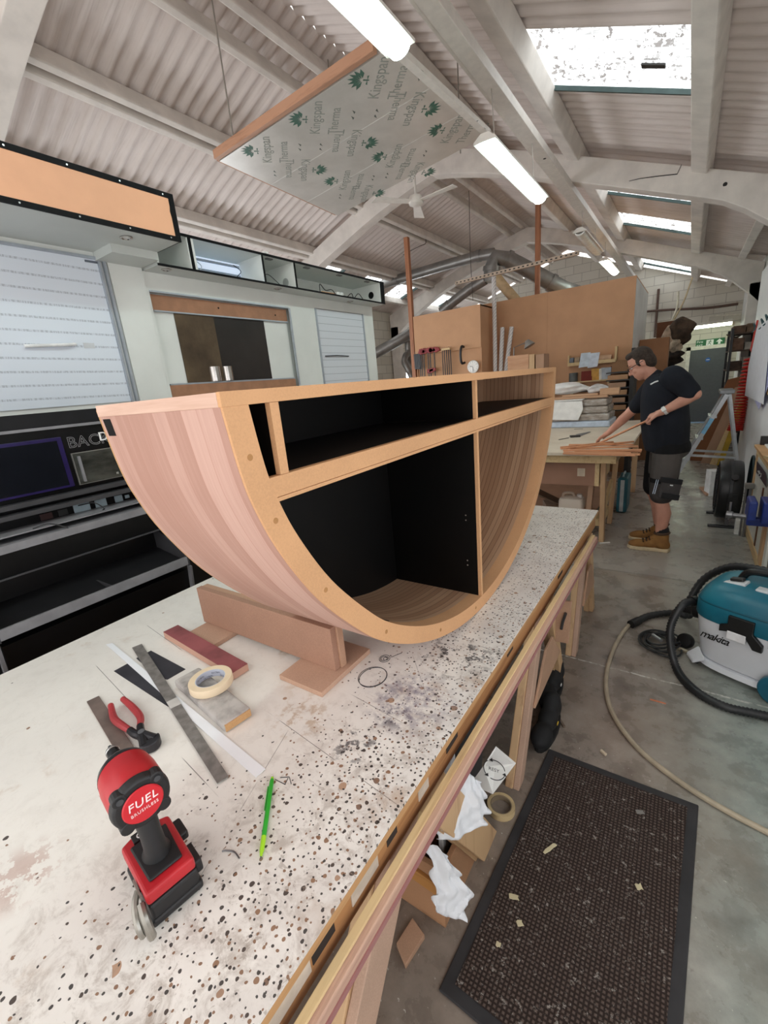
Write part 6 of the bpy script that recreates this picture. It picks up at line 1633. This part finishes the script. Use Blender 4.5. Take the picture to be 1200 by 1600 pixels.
rg = MB()
for k_ in range(3):
    a0 = 2*PI*k_/3+.2
    rg.tube([onc(.036*math.cos(a0+t), .036*math.sin(a0+t)) for t in [i*.16 for i in range(11)]], .0014, 5)
    a1 = a0+1.6; tip = onc(.036*math.cos(a1+.3), .036*math.sin(a1+.3))
    rg.prism([onc(.044*math.cos(a1), .044*math.sin(a1)), tip, onc(.028*math.cos(a1), .028*math.sin(a1))], n_*.0006)
part('recycling_mark', rg, blackp, card)
A = at_z(783, 1264, 0)
tp = thing('tape_roll', 'roll of tan tape lying on the floor under the rail', 'tape', A)
part('tape', MB().lathe([(.043, 0), (.055, 0), (.055, .025), (.043, .025), (.043, 0)], A, seg=28, cap=False), plain('c3ad84', .5), tp, smooth=True)
part('core', MB().lathe([(.039, .001), (.0429, .001), (.0429, .024), (.039, .024), (.039, .001)], A, seg=28, cap=False), plain('8b7a63', .7), tp, smooth=True)
p0 = at_z(632, 1515, 0)
solo('mdf_offcut', MB().prism([at_z(620, 1480, .0), at_z(634, 1515, .0), at_z(664, 1467, .0), at_z(645, 1440, .0)], (0, 0, .02)), mdf_tan, 'brown mdf offcut lying on the floor under the bench near the camera', 'offcut', bevel=.002)
solo('grey_bin', MB().lathe([(.12, 0), (.15, .42), (.155, .43)], (-.72, 1.36, 0), seg=28), plain('38393b', .5), 'dark grey bin under the bench beside the white card', 'bin', smooth=True)
# ------------------------------------------------------------------ tools lying on the bench
Z0 = BZ+.0003
def flat(px, py, z=BZ): return at_z(px, py, z)
def lath(a, b, w, h, z): # flat bar between two pixels at height z (bottom)
    A, B = flat(*a, z), flat(*b, z); return MB().bar(A+Vector((0, 0, h/2)), B+Vector((0, 0, h/2)), w, h)
# reddish block
rb = [flat(255, 999, BZ), flat(283, 984, BZ), flat(382, 1049, BZ), flat(372, 1062, BZ)]
a_, b_ = (rb[0]+rb[1])/2, (rb[2]+rb[3])/2
blk_ = thing('sanding_batten', 'pinkish timber batten with maroon abrasive face lying by the support block', 'batten', a_)
part('batten', MB().bar(a_+Vector((0, 0, .014)), b_+Vector((0, 0, .014)), .062, .026), wood('pink batten', 'c49a86', 'a97c68', 'X'), blk_, bevel=.001)
part('abrasive_face', MB().bar(a_+Vector((0, 0, .0281)), b_+Vector((0, 0, .0281)), .061, .002), plain('874a4c', .9, vary=.14, scale=7), blk_)
# black strip, white strip, steel rule
cardm = plain('35343a', .5, vary=.1)
wn = [flat(178, 1049), flat(205, 1037), flat(276, 1092), flat(262, 1107)]
solo('black_card', MB().prism([Vector((p.x, p.y, BZ+.0004)) for p in (flat(178, 1049), flat(200, 1037), flat(300, 1110), flat(262, 1104))], (0, 0, .0012)), cardm, 'black plastic strip pointing left under the white strip', 'strip')
solo('black_card', MB().prism([Vector((p.x, p.y, BZ+.0004)) for p in (flat(213, 1029), flat(236, 1017), flat(290, 1046), flat(262, 1062), flat(248, 1060))], (0, 0, .0012)), cardm, 'black plastic piece between the steel rule and the grey felt block', 'strip')
solo('white_strip', MB().prism([Vector((p.x, p.y, BZ+.0022)) for p in (flat(166, 1008), flat(176, 1006), flat(415, 1203), flat(400, 1216))], (0, 0, .0015)), plain('eef0f4', .35, vary=.01), 'long white plastic strip lying across the bench under the steel rule', 'strip')
rp0 = [Vector((p.x, p.y, BZ+.0042)) for p in (flat(207, 1014), flat(222, 1008), flat(358, 1216), flat(340, 1227))]
rl_ = thing('steel_rule', 'worn grey steel rule with a pale band lying over the white strip', 'rule', sum(rp0, Vector())/4)
part('blade', MB().prism(rp0, (0, 0, .0022)), plain('85807c', .45, .3, vary=.12, scale=30), rl_)
f0, f1 = .52, .57
bq = [rp0[0].lerp(rp0[3], f0), rp0[1].lerp(rp0[2], f0), rp0[1].lerp(rp0[2], f1), rp0[0].lerp(rp0[3], f1)]
part('pale_band', MB().prism([p+Vector((0, 0, .0023)) for p in bq], (0, 0, .0006)), plain('c3bfbb', .5), rl_)
# felt covered block with masking tape
fa = [flat(270, 1062, BZ+.03), flat(312, 1041, BZ+.03), flat(392, 1103, BZ+.03), flat(349, 1136, BZ+.03)]
A, B = (fa[0]+fa[1])/2, (fa[2]+fa[3])/2
d = (B-A).normalized()
fb2 = thing('felt_block', 'grey felt-wrapped sanding block carrying the masking tape', 'sanding block', (A+B)/2-Vector((0, 0, .03)))
felt = plain('a09b97', .95, vary=.2, scale=16, bump=.3)
part('felt', MB().bar(A-Vector((0, 0, .0147)), B-Vector((0, 0, .0147)), .088, .029), felt, fb2, bevel=.009, segs=3)
part('mdf_core', MB().bar(B-d*.02-Vector((0, 0, .0145)), B+d*.0012-Vector((0, 0, .0145)), .08, .022), mdf('block core', 'c49a6c'), fb2)
tc_ = flat(331, 1070, BZ+.0305)
mt_ = thing('masking_tape', 'cream roll of masking tape on the grey felt block', 'tape', tc_)
part('tape', MB().lathe([(.046, 0), (.066, 0), (.067, .002), (.067, .024), (.066, .026), (.046, .026), (.046, 0)], tc_, seg=48, cap=False), plain('e6d2b3', .6, vary=.02), mt_, smooth=True)
cor = part('core', MB().lathe([(.0435, .0005), (.0459, .0005), (.0459, .0255), (.0435, .0255), (.0435, .0005)], tc_, seg=48, cap=False), plain('c3c8d6', .5, vary=.02), mt_, smooth=True)
tx_ = MB()
for k_ in range(5):
    for row, off in ((.015, 0), (.005, .5)):
        a0 = 2*PI*(k_+off)/5
        t_ = lettering(None, 'GLOBAL', .0085, (0, 0, 0), (1, 0, 0), (0, 1, 0), None, None, extrude=.0001)
        o_ = len(tx_.v)
        for v in t_.v:                      # bend round the inside of the core
            ang = a0-v.x/.0432
            tx_.v.append(tc_+Vector((.0432*math.cos(ang), .0432*math.sin(ang), row-.003+v.y)))
        tx_.f += [tuple(i+o_ for i in f) for f in t_.f]
part('lettering', tx_, plain('34405c', .5), cor)
# flat rusty bar and pincers
solo('steel_bar', MB().prism([Vector((p.x, p.y, BZ+.0003)) for p in (flat(136, 1098), flat(155, 1089), flat(212, 1172), flat(185, 1182))], (0, 0, .005)), plain('7a6b64', .5, .35, vary=.15, scale=9), 'rusty flat steel bar lying under the pincers behind the driver', 'bar', bevel=.0008)
pn = thing('pincers', 'red-handled pincers resting on the rusty steel bar', 'pincers', flat(215, 1145))
zp = BZ+.018
hmat = plain('a83a3e', .4, vary=.08)
for nm, pts in (('handle', [(173, 1102), (178, 1122), (190, 1133), (203, 1141)]), ('handle', [(192, 1092), (206, 1104), (219, 1120), (219, 1134)])):
    c_ = spline([flat(*q, zp) for q in pts], 6); n = len(c_)
    part(nm, MB().tube(c_, [.0085+.002*math.sin(PI*i/(n-1)) for i in range(n)], 10), hmat, pn, smooth=True)
dk_ = plain('2e2d30', .4, .5, vary=.15)
for pts in ([(203, 1141), (211, 1147), (222, 1152), (226, 1168)], [(219, 1134), (221, 1145), (230, 1150), (244, 1155)]):
    c_ = spline([flat(*q, zp) for q in pts], 6); n = len(c_)
    part('jaw_arm', MB().tube(c_, [.010+.003*i/(n-1) for i in range(n)], 10), dk_, pn, smooth=True)
ja, jb = flat(218, 1172, zp-.004), flat(249, 1150, zp-.004)
jd = (jb-ja).normalized(); jn = Vector((jd.y, -jd.x, 0)); jc_ = (ja+jb)/2
if jn.dot(flat(245, 1172, zp)-jc_) < 0: jn = -jn
hw = (jb-ja).length/2
part('jaw', MB().prism([jc_+jd*hw*math.cos(t)+jn*.030*math.sin(t)+Vector((0, 0, -.012)) for t in [PI*i/12 for i in range(13)]], (0, 0, .026)), dk_, pn, bevel=.003)
part('pivot', MB().cyl(flat(222, 1148, zp)+Vector((0, 0, .006)), flat(222, 1148, zp)+Vector((0, 0, .013)), .009, seg=14), steel, pn)

# mechanical pencil
A, B = flat(425, 1218, BZ+.0055), flat(407, 1343, BZ+.0055); d = (B-A)
pcl = thing('mechanical_pencil', 'bright green pencil lying on the bench', 'pencil', A.lerp(B, .5)-Vector((0, 0, .0055)))
grn = plain('2fae33', .35, vary=.03); lime = plain('a4dc2c', .35, vary=.03)
part('barrel', MB().tube([A, A+d*.02, A+d*.75], [.004, .005, .0052], 12), grn, pcl, smooth=True)
part('grip', MB().tube([A+d*.7505, A+d*.90, A+d*.97], [.0053, .0047, .0022], 12), lime, pcl, smooth=True)
part('tip', MB().tube([A+d*.9705, A+d*1.0], [.0018, .0006], 8), plain('55565a', .4), pcl)
sd = Vector((d.y, -d.x, 0)).normalized()
if sd.x > 0: sd = -sd
part('clip', MB().bar(A+d*.1+sd*.0068, A+d*.42+sd*.0068, .002, .004), grn, pcl)
part('end_cap', MB().tube([A-d*.03, A-d*.0005], [.0035, .004], 10), lime, pcl)

# impact driver
Fd = Vector((-.985, .165, 0)).normalized(); Sd = Vector((Fd.y, -Fd.x, 0)); Ud = Vector((0, 0, 1))      # forward, side, up
bc = Vector((-.772, .226, BZ))
M_ = Matrix((Fd, -Sd, Ud)).transposed().to_4x4()
drv = thing('impact_driver', 'red and black cordless impact driver standing on its battery on the bench', 'drill', bc, math.atan2(Fd.y, Fd.x))
reds = plain('b51f28', .38, vary=.05); redd = plain('c8202c', .3, vary=.03); drb = plain('1a1a1c', .5, vary=.12)
def dpart(nm, mb, m_, par=None, **k): return part(nm, mb, m_, par or drv, local=True, **k)
# local frame: x forward, y left, z up, origin at battery centre on the bench
bat = dpart('battery', MB().box((0, 0, .026), (.140, .088, .050)), drb, bevel=.006, segs=3)
dpart('battery_rim', MB().box((.0, 0, .012), (.146, .094, .018)), drb, bat, bevel=.005)
dpart('battery_latch', MB().box((-.03, -.05, .035), (.05, .016, .03)), drb, bat, bevel=.004)
dpart('battery_latch', MB().box((.035, -.052, .052), (.045, .02, .02)), drb, bat, bevel=.004)
dpart('foot', MB().prism([V(-.068, -.044, .0515), V(.066, -.046, .0515), V(.076, -.02, .0515), V(.076, .02, .0515), V(.066, .046, .0515), V(-.068, .044, .0515)], (0, 0, .026)), reds, bevel=.006, segs=3)
dpart('foot_pad', MB().prism([V(-.05, -.030, .0777), V(.045, -.034, .0777), V(.045, .034, .0777), V(-.05, .030, .0777)], (0, 0, .006)), drb, bevel=.003)
dpart('control_panel', MB().box((.06, .0, .080), (.022, .05, .006)), drb, bevel=.001)
dpart('lettering', lettering(None, 'G', .02, (.052, .018, .0834), (0, -1, 0), (1, 0, 0), None, None, extrude=.0004), plain('d9d9d9'))
HZ = .216
hs = MB()
secs = [(.080, .004, .030, .027), (.10, .0, .022, .0195), (.13, .004, .0205, .0185), (.16, .012, .0225, .0195), (.185, .02, .026, .022), (.205, .025, .03, .026)]
n = 24
for (z, cx, rx, ry) in secs:
    for k_ in range(n):
        a = 2*PI*k_/n; hs.v.append(V(cx-.005+rx*math.cos(a), ry*math.sin(a), z))
for i in range(len(secs)-1):
    for k_ in range(n):
        l = (k_+1) % n; hs.f.append((i*n+k_, i*n+l, (i+1)*n+l, (i+1)*n+k_))
hs.f.append(tuple(range(n))[::-1]); hs.f.append(tuple((len(secs)-1)*n+k_ for k_ in range(n)))
dpart('grip', hs, drb, smooth=True)
dpart('trigger', MB().box((.037, 0, .165), (.016, .014, .034), (0, .2, 0)), reds, bevel=.004)
HB0 = -.02
def hx_(x): return HB0+x
prof = [(.036, .012), (.047, .014), (.0495, .03), (.0495, .075), (.047, .10)]
dpart('motor_housing', MB().lathe(prof, (HB0, 0, HZ), axis=(1, 0, 0), seg=40), reds, smooth=True)
dpart('nose_cone', MB().lathe([(.0475, .1005), (.045, .112), (.034, .130), (.022, .142), (.018, .15)], (HB0, 0, HZ), axis=(1, 0, 0), seg=36), plain('3a3b3e', .35, .5), smooth=True)
ck_ = dpart('chuck', MB().lathe([(.0135, .1505), (.0145, .165), (.0125, .167), (.0125, .185), (.010, .188)], (HB0, 0, HZ), axis=(1, 0, 0), seg=24), plain('2b2b2d', .3, .6), smooth=True)
dpart('chuck_ring', MB().lathe([(.0128, .1805), (.0134, .182), (.0134, .186), (.0128, .1875)], (HB0, 0, HZ), axis=(1, 0, 0), seg=24, cap=False), plain('c3c3c3', .25, .8), ck_, smooth=True)
dpart('bit', MB().cyl((HB0+.188, 0, HZ), (HB0+.205, 0, HZ), .006, .004, seg=6), plain('4a4b4d', .3, .7), ck_)
bp = MB().lathe([(.044, .0), (.0485, .003), (.0505, .012), (.0505, .018)], (HB0, 0, HZ), axis=(1, 0, 0), seg=40)
for k_ in range(4):
    a = PI/4+k_*PI/2; bp.cyl((HB0-.001, .044*math.cos(a), HZ+.044*math.sin(a)), (HB0+.02, .044*math.cos(a), HZ+.044*math.sin(a)), .0125, seg=16)
back = dpart('back_cap', bp, drb, bevel=.002)
for k_ in range(2):
    a = PI/4+k_*PI/2; dpart('screw', MB().cyl((HB0-.0025, .044*math.cos(a), HZ+.044*math.sin(a)), (HB0-.0005, .044*math.cos(a), HZ+.044*math.sin(a)), .006, seg=12), plain('55565a', .35, .6), back)
dpart('badge', MB().lathe([(.0345, -.0005), (.035, -.002), (.033, -.004)], (HB0, 0, HZ), axis=(1, 0, 0), seg=36), redd, back, smooth=True)
dpart('lettering', lettering(None, 'FUEL', .022, (HB0-.0045, 0, HZ+.001), (0, -1, 0), (0, 0, 1), None, None, extrude=.0006, align='CENTER', spacing=1.1, shear=.15), plain('f2e9e9', .4), back)
dpart('lettering', lettering(None, 'BRUSHLESS', .0085, (HB0-.0045, 0, HZ-.012), (0, -1, 0), (0, 0, 1), None, None, extrude=.0006, align='CENTER', spacing=1.15), plain('f2d9d9', .4), back)
ml = lettering(None, 'Milwaukee', .019, (0, 0, 0), (1, 0, 0), (0, 1, 0), None, None, extrude=.0003, shear=.3)
ml2 = MB()
for v in ml.v:                                # script wrapped on the left flank of the housing
    a = PI/2+.35-v.y/.0499
    ml2.v.append(V(HB0+.098-v.x*.85, .0499*math.sin(a), HZ+.0499*math.cos(a)))
ml2.f = ml.f
dpart('lettering', ml2, plain('efe6e6', .4))
clip_m = plain('9b978f', .35, .7)
dpart('belt_clip', MB().tube(spline([V(-.03, .048, .06), V(-.045, .058, .057), V(-.065, .064, .05), V(-.078, .066, .035), V(-.078, .064, .018)], 5), .006, 8), clip_m, smooth=True)
dpart('belt_clip', MB().prism([V(-.055, .0465, .048), V(-.015, .0465, .052), V(-.015, .0465, .074), V(-.055, .0465, .070)], (0, .003, 0)), clip_m)
dpart('belt_hook', MB().tube(spline([V(-.055, .052, .055), V(-.075, .054, .05), V(-.085, .054, .03), V(-.086, .053, .010)], 5), .0075, 8), clip_m, smooth=True)
# bent nail and pencil scribbles
nl = [flat(347, 1330, BZ+.002), flat(353, 1329, BZ+.002), flat(366, 1331, BZ+.002), flat(374, 1341, BZ+.002)]
solo('bent_wire', MB().tube(spline(nl+[]), .0016, 6), steel, 'small bent wire hook lying near the driver', 'wire')
ink = plain('3a3a3e', .8)
pm = MB()
def circ(px, py, rx_, ry_): 
    c_ = flat(px, py, BZ+.0004); e_ = [c_+Vector((rx_*math.cos(t), ry_*math.sin(t), 0)) for t in [2*PI*i/30 for i in range(30)]]
    pm.tube(e_, .0011, 4, closed=True)
circ(582, 1057, .045, .05); circ(583, 1058, .043, .051); circ(601, 1029, .018, .02); circ(600, 1029, .011, .012); circ(603, 1029, .008, .01)
for a, b in (((545, 1040), (548, 1052)), ((611, 1027), (628, 1020)), ((430, 1218), (446, 1226)), ((438, 1215), (452, 1214)), ((445, 1226), (450, 1216)), ((455, 1225), (452, 1214))):
    pm.tube([flat(*a, BZ+.0004), flat(*b, BZ+.0004)], .001, 4)
part('pencil_marks', pm, ink, bench)
